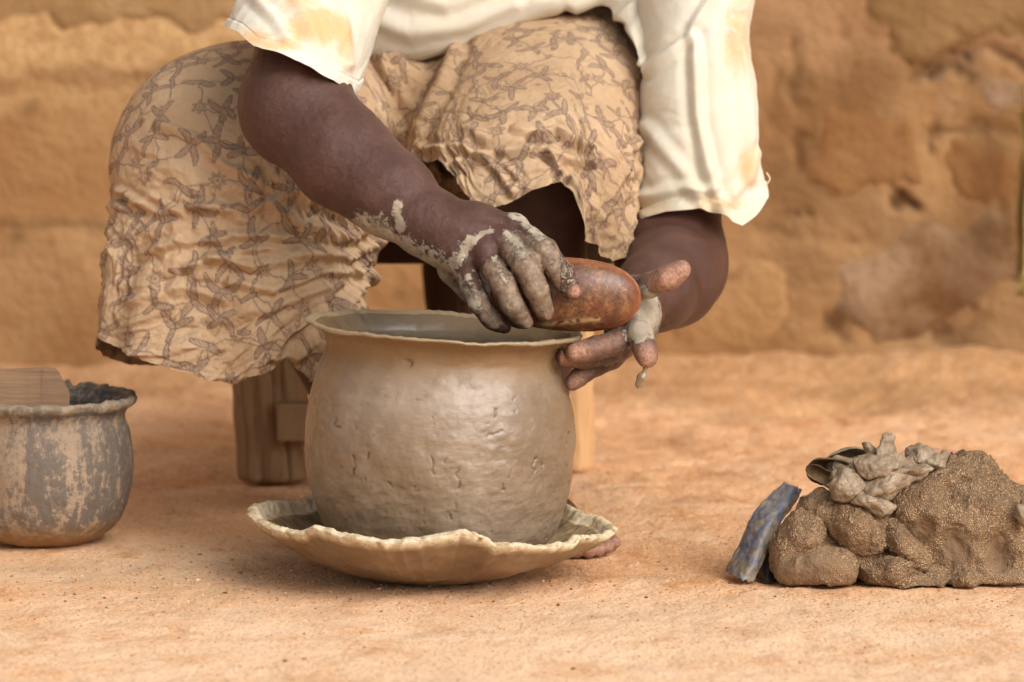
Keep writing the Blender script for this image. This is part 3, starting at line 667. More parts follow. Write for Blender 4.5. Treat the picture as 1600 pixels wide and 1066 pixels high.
ext = bmesh.ops.extrude_face_region(bm, geom=[f]); [setattr(v, 'co', v.co + Vector((0, .034, 0))) for v in ext['geom'] if isinstance(v, bmesh.types.BMVert)]
bmesh.ops.recalc_face_normals(bm, faces=bm.faces[:]); bmesh.ops.bevel(bm, geom=bm.edges[:], offset=.0018, segments=2, affect='EDGES')
bl = bm_obj('wooden_block', bm, MAT_BLOCK); bl.location = W(62, 632, .19); bl.rotation_euler = (R(-8), R(1), R(6))
for p in bl.data.polygons: p.use_smooth = False
tag(bl, 'worn wooden block sticking out of the small soot-stained pot', 'block')

# ================================================================== stool
stool = thing('wooden_stool', 'low rough wooden stool with thick legs under the seated potter', 'stool', loc=(-.1, .72, 0))
def post(name, cx, cy, w_, d_, z0, z1, mat, taper=.9, tiltx=0, seed=0, horizontal=False, cracks=()):
    NZ, NT = 90, 120; z = np.linspace(0, 1, NZ); th = np.arange(NT) / NT * 2 * np.pi
    T, Zt = np.meshgrid(th, z); c, s = np.cos(T), np.sin(T); e = 2 / 2.7
    X = np.sign(c) * np.abs(c)**e * w_ / 2; Y = np.sign(s) * np.abs(s)**e * d_ / 2
    edge = np.minimum(np.minimum(Zt, 1 - Zt) * (z1 - z0) / .006, 1); shr = 1 - .10 * (1 - np.sqrt(edge))
    k = (1 + (taper - 1) * Zt) * shr; X, Y = X * k, Y * k
    q = P3(X * 1.0, Y, Zt * (z1 - z0) * .35 + seed)
    h = .003 * fbm(q * 30, 3) + .0014 * ridged(q * np.array([90, 90, 40]), 2)
    rr = np.hypot(X, Y); X = X * (1 + h / np.maximum(rr, .01)); Y = Y * (1 + h / np.maximum(rr, .01))
    for (a, wd, dp) in cracks:
        m_ = g_((np.degrees(T) + 180) % 360 - 180 - a - 6 * perlin(P3(Zt * 3, seed)), wd) * dp; X = X * (1 - m_); Y = Y * (1 - m_)
    Zw = z0 + Zt * (z1 - z0); P = np.stack([X + cx + tiltx * (Zt - .0), Y + cy, Zw], -1)
    if horizontal: P = np.stack([P[..., 2], Y + cy, X + cx], -1)
    P = P - np.array([-.1, .72, 0])
    n0 = P[0].mean(0); n1 = P[-1].mean(0); V = np.concatenate([P.reshape(-1, 3), [n0], [n1]]); F = grid_faces(NZ, NT, True)
    i = np.arange(NT); j = (i + 1) % NT; nb = NZ * NT
    F = np.concatenate([F, np.stack([np.full(NT, nb), j, i, i], -1)[:, [0, 1, 2, 2]] * 0 + np.stack([np.full(NT, nb), j, i, np.full(NT, nb)], -1), np.stack([np.full(NT, nb + 1), (NZ - 1) * NT + i, (NZ - 1) * NT + j, np.full(NT, nb + 1)], -1)]) if False else F
    o = mesh_np(name, V[:nb], F, mat, stool)
    me = o.data; bmx = bmesh.new(); bmx.from_mesh(me); bmesh.ops.holes_fill(bmx, edges=[e_ for e_ in bmx.edges if e_.is_boundary]); bmx.to_mesh(me); bmx.free()
    return o
post('leg', -.270, .648, .076, .074, 0, .25, MAT_WOOD, .92, -.012, 1, cracks=[(-100, 5, .16), (-60, 4, .20), (-128, 4, .10), (-80, 2, .07)])
post('leg', .063, .73, .060, .07, 0, .25, MAT_WOODL, .93, 0, 2)
post('leg', -.062, .96, .052, .06, 0, .25, MAT_WOOD_SHADED, 1.1, -.02, 3)
post('leg', -.27, .96, .05, .06, 0, .25, MAT_WOOD, .95, 0, 4)
bm = box_mesh(.28, .03, .043, .004, 2); so = bm_obj('stretcher', bm, MAT_WOOD, stool, False); so.location = (-.121 + .1, .604 - .72, .071)
bm = box_mesh(.47, .44, .036, .006, 2, 0, 3); so = bm_obj('seat', bm, MAT_WOOD_SHADED, stool, False); so.location = (-.115 + .1, .80 - .72, .266)

# ================================================================== the potter
person = thing('person', 'seated potter in stained cream shirt and printed brown wrap skirt, hands at the pot', 'person', loc=(0, .5, 0))
def PX(*a): return np.array([W(u, v, y) for u, v, y in a])
# --- coarse torso, head, thighs, shins
F = Field((-.42, -.02, -.02), (.36, .92, 1.22), .0055)
hip = W(735, 250, .70); shR = W(560, -190, .30); shL = W(1035, -190, .56)
belly = W(790, 40, .56)
chest = W(800, -190, .56); neckb = W(800, -370, .50); head = W(800, -560, .40)
add_ell(F, W(735, 215, .70), (.17, .12, .09), .02)
add_ell(F, belly, (.125, .085, .12), .06)
add_ell(F, chest, (.135, .10, .15), .06)
add_chain(F, [shR, chest + np.array([0, 0, .07]), shL], [.05, .07, .05], .05)
add_chain(F, [neckb, head + np.array([0, .03, -.02])], [.05, .045], .03)
add_ell(F, head + np.array([0, .02, .03]), (.072, .092, .10), .02)
add_ell(F, head + np.array([0, -.035, -.05]), (.048, .05, .052), .03)
add_chain(F, [head + np.array([0, -.07, .015]), head + np.array([0, -.095, -.022])], [.008, .015], .01)      # nose
for s in (-1, 1):
    add_ell(F, head + np.array([s * .030, -.068, .022]), (.013, .009, .008), .006)                           # eyes
    add_ell(F, head + np.array([s * .074, .02, .0]), (.009, .02, .03), .006)                                 # ears
add_chain(F, [head + np.array([-.022, -.078, -.058]), head + np.array([0, -.086, -.056]), head + np.array([.022, -.078, -.058])], [.005, .009, .005], .006)
kneeR = W(362, 225, .29); kneeL = W(845, 262, .29)
add_chain(F, [W(650, 235, .68), kneeR], [.078, .058], .03)
add_chain(F, [W(820, 235, .68), kneeL], [.078, .058], .03)
ankR = W(640, 800, .33); ankL = W(815, 800, .25)
add_chain(F, [kneeR, (kneeR * .65 + ankR * .35) + np.array([0, .03, 0]), ankR], [.058, .052, .032], .02)
add_chain(F, [kneeL, (kneeL * .65 + ankL * .35) + np.array([0, .03, 0]), ankL], [.058, .052, .032], .02)
add_chain(F, [ankR, (ankR[0] + .0, ankR[1] - .02, .032), (ankR[0] - .03, ankR[1] - .15, .018)], [.032, .032, .017], .02)
elbR = W(446, 165, .105); elbL = W(1048, 405, .30)
cutR = shR * .45 + elbR * .55; cutL = shL * .4 + elbL * .6
add_chain(F, [shR, elbR], [.056, .050], .03); add_chain(F, [shL, elbL], [.060, .056], .03)
V0, Q0 = field_mesh(F); V0 = laplace(V0, Q0, 3)

# --- right arm and hand (fine)
F = Field((-.30, -.085, .20), (.085, .34, .60), .0015)
armR = PX((462, 158, .10), (535, 246, .065), (610, 303, .035), (672, 350, .012))
add_chain(F, [shR, cutR, armR[0]], [.056, .0525, .0495], .01)
add_chain(F, armR, [.0475, .0440, .0358, .0280], .02, kin=.03)
add_ell(F, W(440, 186, .095), (.028, .03, .034), .035)
wr = armR[-1]
mcp = PX((803, 357, -.012), (786, 379, -.026), (756, 398, -.031), (724, 416, -.026))
for m, r, rw in zip(mcp, (.0130, .0125, .0122, .0115), (.020, .0195, .018, .017)):
    add_chain(F, [wr, wr * .45 + m * .55, m], [.0265, rw, r], .014)
add_ell(F, W(735, 385, .005), (.034, .017, .024), .02)
for m in mcp:
    a_ = wr * .7 + m * .3 + np.array([0, -.019, .010]); b_ = m + np.array([.0, -.0085, .0065])
    add_chain(F, [a_, b_], [.0022, .0032], .008); add_ell(F, m + np.array([.001, -.0065, .0055]), (.0068, .0068, .0068), .008)
add_ell(F, W(662, 330, .02), (.009, .008, .009), .012)     # wrist bone
base = F.d.copy()
fing = [([mcp[0], W(850, 393, -.052), W(876, 426, -.062), W(894, 455, -.060)], [.0130, .0124, .0108, .0088]),
        ([mcp[1], W(821, 413, -.061), W(838, 452, -.069), W(851, 487, -.060)], [.0125, .0128, .0113, .0088]),
        ([mcp[2], W(786, 443, -.062), W(802, 478, -.066), W(819, 501, -.056)], [.0120, .0115, .0104, .0082]),
        ([mcp[3], W(750, 475, -.050), W(768, 500, -.048), W(788, 510, -.046)], [.0112, .0098, .0088, .0070]),
        ([W(712, 418, .02), W(760, 470, .022), W(812, 492, .012), W(850, 490, .008)], [.018, .014, .012, .009])]
for p_, r_ in fing:
    p_ = [np.array(a) for a in p_]
    # finger tip slightly flattened pad, joint knuckles slightly proud
    add_chain(F, p_, r_, .006, target=base, kin=.005)
def nail(F, c, dirv, upv, l, w_, t):
    dirv = dirv / np.linalg.norm(dirv); upv = upv - dirv * (upv @ dirv); upv /= np.linalg.norm(upv); sd_ = np.cross(dirv, upv)
    Mx = np.array([dirv, upv, sd_]).T
    add_ell(F, c, (l, t, w_), .0006, Mx)
nails = []
for (p_, r_) in fing[:3]:
    a, b = np.array(p_[2]), np.array(p_[3]); dv = (b - a) / np.linalg.norm(b - a); up = np.array([0.25, -1, .15])
    up = up - dv * (up @ dv); up /= np.linalg.norm(up); c_ = b + dv * .0005 + up * (r_[3] - .0016)
    nail(F, c_, dv, up, .0062, .0056, .0022); nails.append((c_, .0068))
V1, Q1 = field_mesh(F); V1 = laplace(V1, Q1, 2, .45)

# --- left arm and hand (fine)
F = Field((.02, -.09, .16), (.27, .46, .42), .0014)
armL = PX((1046, 408, .29), (1046, 436, .22), (1022, 456, .15), (990, 480, .085))
add_chain(F, [cutL, armL[0]], [.057, .0535], .01)
add_chain(F, armL, [.0530, .0440, .0340, .0255], .015, kin=.03)
add_ell(F, W(1088, 420, .29), (.022, .03, .035), .03)
palm = W(988, 502, .035)
for p in (W(985, 498, .0), W(985, 515, .0), W(975, 535, .005), W(955, 555, .012)):
    add_chain(F, [armL[-1], palm, p], [.0245, .018, .0125], .012)
base = F.d.copy()
fingL = [([W(985, 478, .045), W(985, 452, .015), W(1014, 446, -.008), W(1044, 435, -.022), W(1065, 422, -.026)], [.017, .0120, .0112, .0122, .0092]),
         ([W(988, 508, .0), W(1000, 521, -.028), W(1006, 540, -.044), W(1011, 560, -.050)], [.0125, .0112, .0105, .0092]),
         ([W(985, 520, .0), W(962, 536, -.028), W(930, 545, -.045), W(899, 551, -.050)], [.0125, .0118, .0108, .0088]),
         ([W(975, 537, .005), W(950, 552, -.012), W(915, 560, -.026), W(880, 558, -.036)], [.0120, .0105, .0095, .0080]),
         ([W(955, 556, .012), W(930, 572, -.002), W(910, 585, -.014), W(894, 599, -.022)], [.0110, .0095, .0088, .0075])]
for p_, r_ in fingL: add_chain(F, p_, r_, .006, target=base, kin=.005)
add_chain(F, [W(1006, 470, .02), W(1010, 500, .01), W(1000, 520, .0)], [.009, .008, .009], .012)
add_chain(F, [W(925, 566, -.03), W(945, 564, -.025), W(962, 556, -.02)], [.004, .0055, .004], .004)
V2, Q2 = field_mesh(F); V2 = laplace(V2, Q2, 2, .45)

# --- left foot (fine)
F = Field((-.02, -.02, -.004), (.13, .34, .14), .0015)
at = np.array([ankL[0], ankL[1], ankL[2]])
heel = np.array([ankL[0] - .005, ankL[1] + .03, .03])
ballc = W(905, 842, .155)
add_chain(F, [at + np.array([0, 0, .05]), at, heel], [.033, .032, .028], .02)
add_chain(F, [at, (at + ballc) / 2 + np.array([0, 0, .0]), ballc], [.032, .028, .016], .02)
base = F.d.copy()
for i, (u, v, y, r) in enumerate([(900, 860, .100, .0102), (920, 861, .098, .0076), (935, 859, .104, .0072), (949, 855, .114, .0068), (960, 848, .128, .0062)]):
    t = W(u, v, y); t[2] = max(t[2], r); b_ = ballc + np.array([(i - 1.5) * .0115, -.006, -.004]); add_chain(F, [b_, (b_ + t) / 2 + np.array([0, 0, .004]), t], [.010, r * .9, r], .003, target=base, kin=.003)
V3, Q3 = field_mesh(F); V3 = laplace(V3, Q3, 2, .4)

def to_bm(V, Q):
    me = bpy.data.meshes.new('tmp'); V = np.asarray(V, np.float32); Q = np.asarray(Q, np.int32)
    me.vertices.add(len(V)); me.vertices.foreach_set('co', V.ravel()); me.loops.add(Q.size); me.loops.foreach_set('vertex_index', Q.ravel())
    me.polygons.add(len(Q)); me.polygons.foreach_set('loop_start', np.arange(0, Q.size, 4, dtype=np.int32)); me.update(calc_edges=True)
    return me
bm = bmesh.new()
def cut(V, Q, co, no, centre, rad):
    """drop the faces beyond a plane near 'centre' (keeps the side against the normal)"""
    no = np.array(no) / np.linalg.norm(no); fc = V[Q].mean(1)
    m_ = ((fc - co) @ no > 0) & (np.linalg.norm(fc - np.array(centre), axis=1) < rad)
    return Q[~m_]
dR = (elbR - shR) / np.linalg.norm(elbR - shR); dL = (elbL - shL) / np.linalg.norm(elbL - shL)
Q0 = cut(V0, Q0, cutR + dR * .010, dR, cutR + dR * .09, .125); Q0 = cut(V0, Q0, cutL + dL * .010, dL, cutL + dL * .09, .13)
Q1 = cut(V1, Q1, cutR + dR * .022, -dR, cutR - dR * .08, .15); Q2 = cut(V2, Q2, cutL + dL * .022, -dL, cutL - dL * .08, .15)
Q0 = cut(V0, Q0, at + np.array([0, 0, .030]), (0, 0, -1), at + np.array([0, 0, -.02]), .09)
Q3 = cut(V3, Q3, at + np.array([0, 0, .022]), (0, 0, 1), at + np.array([0, 0, .06]), .08)
off = 0; Vs, Qs = [], []
for V, Q in ((V0, Q0), (V1, Q1), (V2, Q2), (V3, Q3)):
    u_, inv = np.unique(Q, return_inverse=True); Vs.append(V[u_]); Qs.append(inv.reshape(Q.shape) + off); off += len(u_)
me = to_bm(np.concatenate(Vs), np.concatenate(Qs)); bm.from_mesh(me); bpy.data.meshes.remove(me)
def bloops():
    eds = set(e for e in bm.edges if e.is_boundary); loops = []
    while eds:
        e = eds.pop(); L = [e]; st = [e.verts[0], e.verts[1]]
        while st:
            v = st.pop()
            for f_ in v.link_edges:
                if f_ in eds: eds.remove(f_); L.append(f_); st.append(f_.other_vert(v))
        loops.append(L)
    return [(L, sum(((e.verts[0].co + e.verts[1].co) / 2 for e in L), Vector()) / len(L)) for L in loops if len(L) > 12]
for cen in (cutR + dR * .016, cutL + dL * .016, at + np.array([0, 0, .026])):
    LL = sorted(bloops(), key=lambda x: (x[1] - Vector(cen)).length)[:2]
    try: bmesh.ops.bridge_loops(bm, edges=LL[0][0] + LL[1][0])
    except Exception as ex: print('bridge failed', ex)
bmesh.ops.triangulate(bm, faces=[f for f in bm.faces if len(f.verts) > 4])
bmesh.ops.recalc_face_normals(bm, faces=bm.faces[:])
me = bpy.data.meshes.new('body'); bm.to_mesh(me); bm.free()
P = np.empty(len(me.vertices) * 3, np.float32); me.vertices.foreach_get('co', P); P = P.reshape(-1, 3).astype(float)
U, V = proj(P)
jig = fbm(P * 90 + 3, 3) * 5
b3 = lambda pts, wd: np.exp(-(segd(U + jig, V + jig * .6, pts) / (wd * 1.3))**2)
arm = P[:, 1] < .13
qn = fbm(P * 60, 4)
clay = np.zeros(len(P))
for pts, wd, a in [([(566, 352), (600, 372), (650, 402), (690, 430), (712, 455)], 21, 1.05), ([(600, 345), (640, 378), (690, 400)], 9, .75), ([(621, 320), (622, 345), (628, 358)], 8, 1.1), ([(596, 334), (600, 345)], 8, .7),
                   ([(566, 336), (574, 350)], 6, .8), ([(703, 420), (716, 400), (728, 384), (738, 376)], 11, 1.0), ([(738, 378), (752, 368), (768, 362)], 5.5, 1.05), ([(716, 380), (728, 378)], 4, .8),
                   ([(800, 334), (818, 344), (832, 358), (846, 370)], 9, 1.0), ([(795, 368), (808, 378), (818, 396)], 11, .9), ([(730, 430), (740, 452), (748, 474)], 7, .8), ([(742, 424), (752, 440), (757, 462)], 3, .8),
                   ([(772, 400), (780, 420), (790, 440)], 6, .75), ([(800, 440), (790, 428)], 7, .5), ([(690, 440), (722, 460), (744, 480)], 12, .9), ([(806, 362), (830, 376), (862, 410)], 5, .6)]:
    clay = np.maximum(clay, a * b3(pts, wd))
clay = (clay * .78 + .16 * clay * fbm(P * 130, 3)) * arm * (P[:, 0] < .06)
lh = (P[:, 0] > .045) & (P[:, 1] < .062) & (P[:, 2] > .1)
clay = np.where(lh, .26 + .75 * b3([(1012, 468), (1012, 500), (1000, 520)], 13) + .2 * smoothstep(560, 520, V), clay)
wet = np.maximum.reduce([b3([(822, 395), (855, 395), (890, 450)], 26), b3([(806, 385), (838, 450), (851, 487)], 24), b3([(776, 425), (800, 470), (819, 500)], 24), b3([(742, 470), (770, 500)], 18)]) * .95 * arm
wet = np.where(lh, .42, wet)
pink = np.zeros(len(P))
for c_, r_ in nails[:1]: pink = np.maximum(pink, .9 * np.exp(-(np.linalg.norm(P - c_, axis=1) / r_)**4))
for c_, r_ in nails[1:]: pink = np.maximum(pink, .4 * np.exp(-(np.linalg.norm(P - c_, axis=1) / r_)**4))
for pts, wd, a in [([(1035, 440), (1066, 424)], 19, 1.0), ([(1010, 555), (1011, 566)], 15, .9), ([(898, 551), (905, 549)], 15, .95), ([(878, 557), (880, 560)], 12, .9), ([(893, 598), (900, 594)], 14, .65), ([(915, 548), (965, 532)], 12, .4)]:
    pink = np.maximum(pink, a * b3(pts, wd) * lh)
pink = np.maximum(pink, .75 * (P[:, 2] < .05) * (P[:, 0] > .05) * smoothstep(.17, .13, P[:, 1]))
clay = clay * (1 - .8 * pink); wet = wet * (1 - .7 * pink)
# creases across the finger joints
cz = np.zeros(len(P))
for (p_, r_) in fing[:4] + fingL:
    for j in range(1, len(p_) - 1):
        c_ = np.array(p_[j]); dv = np.array(p_[j + 1]) - np.array(p_[j - 1]); dv /= np.linalg.norm(dv)
        s_ = (P - c_) @ dv; nr = np.exp(-(np.linalg.norm(P - c_, axis=1) / (r_[j] * 1.35))**6)
        for o_ in (-.0032, 0, .003): cz += nr * np.exp(-((s_ - o_ - .0006 * perlin(P * 300)) / .0006)**2) * (.8 if o_ else 1)
nrm = np.empty(len(P) * 3, np.float32); me.vertices.foreach_get('normal', nrm); nrm = nrm.reshape(-1, 3)
fine_m = ((P[:, 1] < .12) & (P[:, 2] > .15)).astype(float)
disp = fine_m * (-.00065 * np.clip(cz, 0, 1) + .00045 * fbm(P * 150, 3) + .0005 * np.clip(clay - .35, 0, .5) * (1 + fbm(P * 220, 3))) + .0007 * fbm(P * 25, 2)
# tendons and knuckles on the back of the right hand
P = P + nrm * disp[:, None]
me.vertices.foreach_set('co', P.astype(np.float32).ravel()); me.polygons.foreach_set('use_smooth', np.ones(len(me.polygons), bool)); me.update()
for k_, a_ in (('clay', clay), ('wet', wet), ('pink', np.clip(pink, 0, 1))):
    at_ = me.attributes.new(k_, 'FLOAT', 'POINT'); at_.data.foreach_set('value', a_.astype(np.float32))
me.materials.append(MAT_SKIN); body = bpy.data.objects.new('body', me); C.objects.link(body); body.parent = person; body.location = (0, -.5, 0)
OFF = np.array([0, -.5, 0])       # parts are modelled in place and parented to the potter's seat point
def part(o): o.parent = person; o.location = tuple(OFF); return o
# drop of slip hanging from the forefinger
F = Field(W(975, 620, -.09), W(1035, 560, .0), .0006)
add_chain(F, [W(1010, 570, -.050), W(1007, 582, -.051), W(1003, 590, -.051), W(999, 601, -.051)], [.0032, .0020, .0045, .0042], .002)
V, Q = field_mesh(F); part(mesh_np('slip_drop', laplace(V, Q, 2), Q, MAT_DRIP))

# --- hair
F = Field(head - .13, head + .14, .004); add_ell(F, head + np.array([0, .035, .045]), (.078, .090, .098), .01)
V, Q = field_mesh(F); gh = M('black_hair', .9, .2); gh.col(rgb(28, 22, 20)); n_ = vnormals(V, Q); V = V + n_ * (.003 * fbm(V * 90, 3))[:, None]
Q = Q[(V[Q].mean(1) @ np.array([0, .75, .66]) > (head + np.array([0, .0, .03])) @ np.array([0, .75, .66]))]
part(mesh_np('hair', V, Q, gh.m))

# ================================================================== print of the skirt cloth (drawn once, read per vertex)
PR = .0005; PW, PH = 2000, 1900
INK = np.zeros((PH, PW), np.float32)
def stamp(x0, y0, x1, y1, fn):
    i0, i1 = max(int(y0 / PR), 0), min(int(y1 / PR) + 1, PH); j0, j1 = max(int(x0 / PR), 0), min(int(x1 / PR) + 1, PW)
    if i1 <= i0 or j1 <= j0: return
    yy, xx = np.mgrid[i0:i1, j0:j1]; val = fn(xx * PR, yy * PR); INK[i0:i1, j0:j1] = np.where(np.isnan(val), INK[i0:i1, j0:j1], np.fmax(val, 0) if False else np.nan_to_num(val, nan=0))
def curve(a, b, bend, n=9):
    a, b = np.array(a), np.array(b); m_ = (a + b) / 2 + np.array([-(b - a)[1], (b - a)[0]]) * bend
    t = np.linspace(0, 1, n)[:, None]; return (1 - t)**2 * a + 2 * t * (1 - t) * m_ + t * t * b
def worm(pts, w0):
    x, y = pts[:, 0], pts[:, 1]; n = len(pts)
    def fn(X, Y):
        d = np.full(X.shape, 1e9)
        for k in range(n - 1):
            a, b = pts[k], pts[k + 1]; ab = b - a
            t = np.clip(((X - a[0]) * ab[0] + (Y - a[1]) * ab[1]) / (ab @ ab), 0, 1); wk = w0 * (.55 + .65 * np.sin(np.pi * min(.92, .12 + (k + .5) / n)))
            d = np.minimum(d, np.hypot(X - a[0] - t * ab[0], Y - a[1] - t * ab[1]) - wk)
        dots = (np.sin(X * 2 * np.pi / .0034 + Y * 300) * np.sin(Y * 2 * np.pi / .0034 + X * 400)) > .2
        v = np.where(d < -.0012, np.where(dots, .22, .68), 1.0); return np.where(d < 0, v, np.nan)
    stamp(x.min() - .01, y.min() - .01, x.max() + .01, y.max() + .01, fn)
def thread_line(pts, w0=.0007):
    def fn(X, Y):
        d = segd(X, Y, [tuple(p) for p in pts]); cur = np.where(d < w0, .85, np.nan); return cur
    x, y = pts[:, 0], pts[:, 1]; stamp(x.min() - .003, y.min() - .003, x.max() + .003, y.max() + .003, fn)
def star(cx, cy, r, n, ph):
    def fn(X, Y):
        a = np.arctan2(Y - cy, X - cx) + ph; rr = np.hypot(X - cx, Y - cy); e = r * (.55 + .45 * np.abs(((a * n / (2 * np.pi)) % 1) * 2 - 1))
        v = np.where(rr < e - .0011, np.where(rr < r * .18, .8, np.where(rr < r * .36, .15, np.where(rr < r * .46, .85, .5))), .95); return np.where(rr < e, v, np.nan)
    stamp(cx - r, cy - r, cx + r, cy + r, fn)
pts_ = []
for _ in range(9000):
    c_ = rng.uniform((0, 0), (PW * PR, PH * PR))
    if not len(pts_) or np.min(np.hypot(*(np.array(pts_) - c_).T)) > .0245: pts_.append(c_)
pts_ = np.array(pts_)
rs = np.random.RandomState(3)
for i, p in enumerate(pts_):
    d = np.hypot(*(pts_ - p).T); nb = np.argsort(d)[1:4]
    for j in nb:
        if j > i or rs.rand() < .3:
            cv_ = curve(p, pts_[j], rs.uniform(-.35, .35), 7); cv_ += rs.normal(0, .0012, cv_.shape); thread_line(cv_)
for i, p in enumerate(pts_):
    k = rs.rand(); a0 = rs.uniform(0, 6.28)
    if k < .22: star(p[0], p[1], rs.uniform(.0085, .011), rs.choice([6, 7]), a0)
    elif k < .34:
        worm(curve(p + rs.normal(0, .004, 2), p + rs.normal(0, .006, 2), .1, 4), .0026)
    else:
        na = rs.choice([2, 3, 3, 4])
        for q_ in range(na):
            a = a0 + q_ * 6.28 / na + rs.uniform(-.45, .45); L = rs.uniform(.013, .023)
            worm(curve(p, p + L * np.array([math.cos(a), math.sin(a)]), rs.uniform(-.35, .35)), rs.uniform(.0028, .0037))
for _ in range(120):
    p = rs.uniform((0, 0), (PW * PR, PH * PR)); star(p[0], p[1], .0042, 5, 0)
def ring_motif(cx, cy, r):
    def fn(X, Y):
        rr = np.hypot(X - cx, Y - cy); a = np.arctan2(Y - cy, X - cx)
        v = .5 + .45 * np.sign(np.sin(rr * 2 * np.pi / (r * .42))) * (np.abs(np.sin(a * 9)) > .25); return np.where(rr < r, v * (rr > 0), np.nan)
    stamp(cx - r, cy - r, cx + r, cy + r, fn)
def ink_at(s, t):
    x = np.clip(s / PR, 0, PW - 2); y = np.clip(t / PR, 0, PH - 2); i, j = y.astype(int), x.astype(int); fy, fx = y - i, x - j
    return (INK[i, j] * (1 - fx) * (1 - fy) + INK[i, j + 1] * fx * (1 - fy) + INK[i + 1, j] * (1 - fx) * fy + INK[i + 1, j + 1] * fx * fy)

def crumple(s, t, sc=1.0, seed=0.0, aniso=(1, 1)):
    q = P3(s, t, seed); a = .5 * fbm(q * 3.5 + 60, 2)                       # creases swing about a slowly turning direction
    x, y = s * np.cos(a) - t * np.sin(a), (s * np.sin(a) + t * np.cos(a)) * aniso[1]; x = x * aniso[0]
    x = x + .010 * fbm(q * 14, 3); y = y + .010 * fbm(q * 14 + 50, 3); L = .040 / sc; n = int(seed)
    k = smoothstep(-.3, .4, perlin(q * 9 + 21)); k2 = smoothstep(-.25, .35, perlin(q * 9 + 33))
    h = 1.0 * pillows(x, y * 1.2, L, n) * (.4 + k) - 1.0 * pillows(x + .7, y * 1.3, L * 1.15, n + 1) * (.4 + k2)
    h = h + .55 * pillows(x + .3, y, L * .5, n + 2) * (.3 + k2) - .55 * pillows(x + .5, y, L * .46, n + 3) * (.3 + k)
    h = h + .24 * pillows(x, y, L * .24, n + 4) * k - .24 * pillows(x, y + .4, L * .2, n + 5) * k2
    return h + .5 * perlin(q * 12)
def folds(U, V, L):
    h = np.zeros(np.shape(U))
    for pts, wd, a in L:
        d = segd(U, V, pts); h += a * (np.exp(-(d / wd)**2) - .45 * np.exp(-((d - wd * 1.9) / (wd * .9))**2))
    return h

def drape(name, st, hemfn, nr, nc, thr, mat, wr_fn, sink=.0, ink_off=(0, 0), soil_fn=None, gp=(2.0, 2.0)):
    """cloth drawn over a limb: st = stations (cx, cy, cz, phi, rxl, rxr, rn)"""
    st = np.array(st, float); k = np.concatenate([[0], np.cumsum(np.linalg.norm(np.diff(st[:, :3], axis=0), axis=1) + .06 * np.abs(np.diff(st[:, 3])) / 57)]); k /= k[-1]
    c_ = np.linspace(-1, 1, 2001); dn = np.cumsum(np.interp(thr[0] + (thr[1] - thr[0]) * (c_ + 1) / 2, [-200, -104, -92, 96, 106, 200], [.25, .25, 1, 1, .25, .25])); dn = (dn - dn[0]) / (dn[-1] - dn[0])
    th = np.radians(thr[0] + (thr[1] - thr[0]) * np.interp(np.linspace(0, 1, nc), dn, (c_ + 1) / 2)); mid_c = int(np.argmin(np.abs(th)))
    def surf(t, th):
        s_ = cr(k, st, t); ph = np.radians(s_[..., 3]); c, sn = np.cos(th), np.sin(th)
        rx = np.where(sn < 0, s_[..., 4], s_[..., 5]); e = .86
        a = np.sign(sn) * np.abs(sn)**e * rx; b = np.sign(c) * np.abs(c)**e * s_[..., 6]
        return np.stack([s_[..., 0] + a, s_[..., 1] - np.cos(ph) * b, s_[..., 2] + np.sin(ph) * b], -1)
    ts = np.linspace(0, 1, 240); TT, HH = np.meshgrid(ts, th, indexing='ij'); S0 = surf(TT, HH); Uc, Vc = proj(S0)
    hv = hemfn(np.degrees(th)); tend = np.ones(nc)
    for j in range(nc):
        m_ = np.where((Vc[:, j] > hv[j]) & (ts > .35))[0]
        if len(m_): 
            i = m_[0]; tend[j] = ts[i - 1] + (hv[j] - Vc[i - 1, j]) / (Vc[i, j] - Vc[i - 1, j]) * (ts[i] - ts[i - 1])
    r = np.interp(np.linspace(0, 1, nr), [0, .16, 1], [0, .36, 1])[:, None]; t = r * tend[None]
    P = surf(t, np.broadcast_to(th, t.shape)); 
    su = np.concatenate([np.zeros((nr, 1)), np.cumsum(np.linalg.norm(np.diff(P, axis=1), axis=-1), 1)], 1); su -= su[:, mid_c][:, None]
    tv = np.concatenate([np.zeros((1, nc)), np.cumsum(np.linalg.norm(np.diff(P, axis=0), axis=-1), 0)], 0); tv = tv * 0 + tv[:, mid_c][:, None] * .5 + tv * .5
    n = gnormals(P); c0 = P.mean((0, 1)); 
    if np.sum((P - st[:, :3].mean(0)) * n) < 0: n = -n
    U, V = proj(P); h = wr_fn(U, V, su, tv, r + 0 * t, np.degrees(th)[None] + 0 * t)
    P = P + n * h[..., None]
    ink = ink_at(su + ink_off[0], tv + ink_off[1]); soil = soil_fn(U, V) if soil_fn else 0 * U
    return part(mesh_np(name, P, grid_faces(nr, nc), mat, attrs={'ink': ink, 'soil': np.clip(soil, 0, 1)})), P
def stn(u, v, y, phi, l, r, n): return (*W(u, v, y), phi, l, r, n)

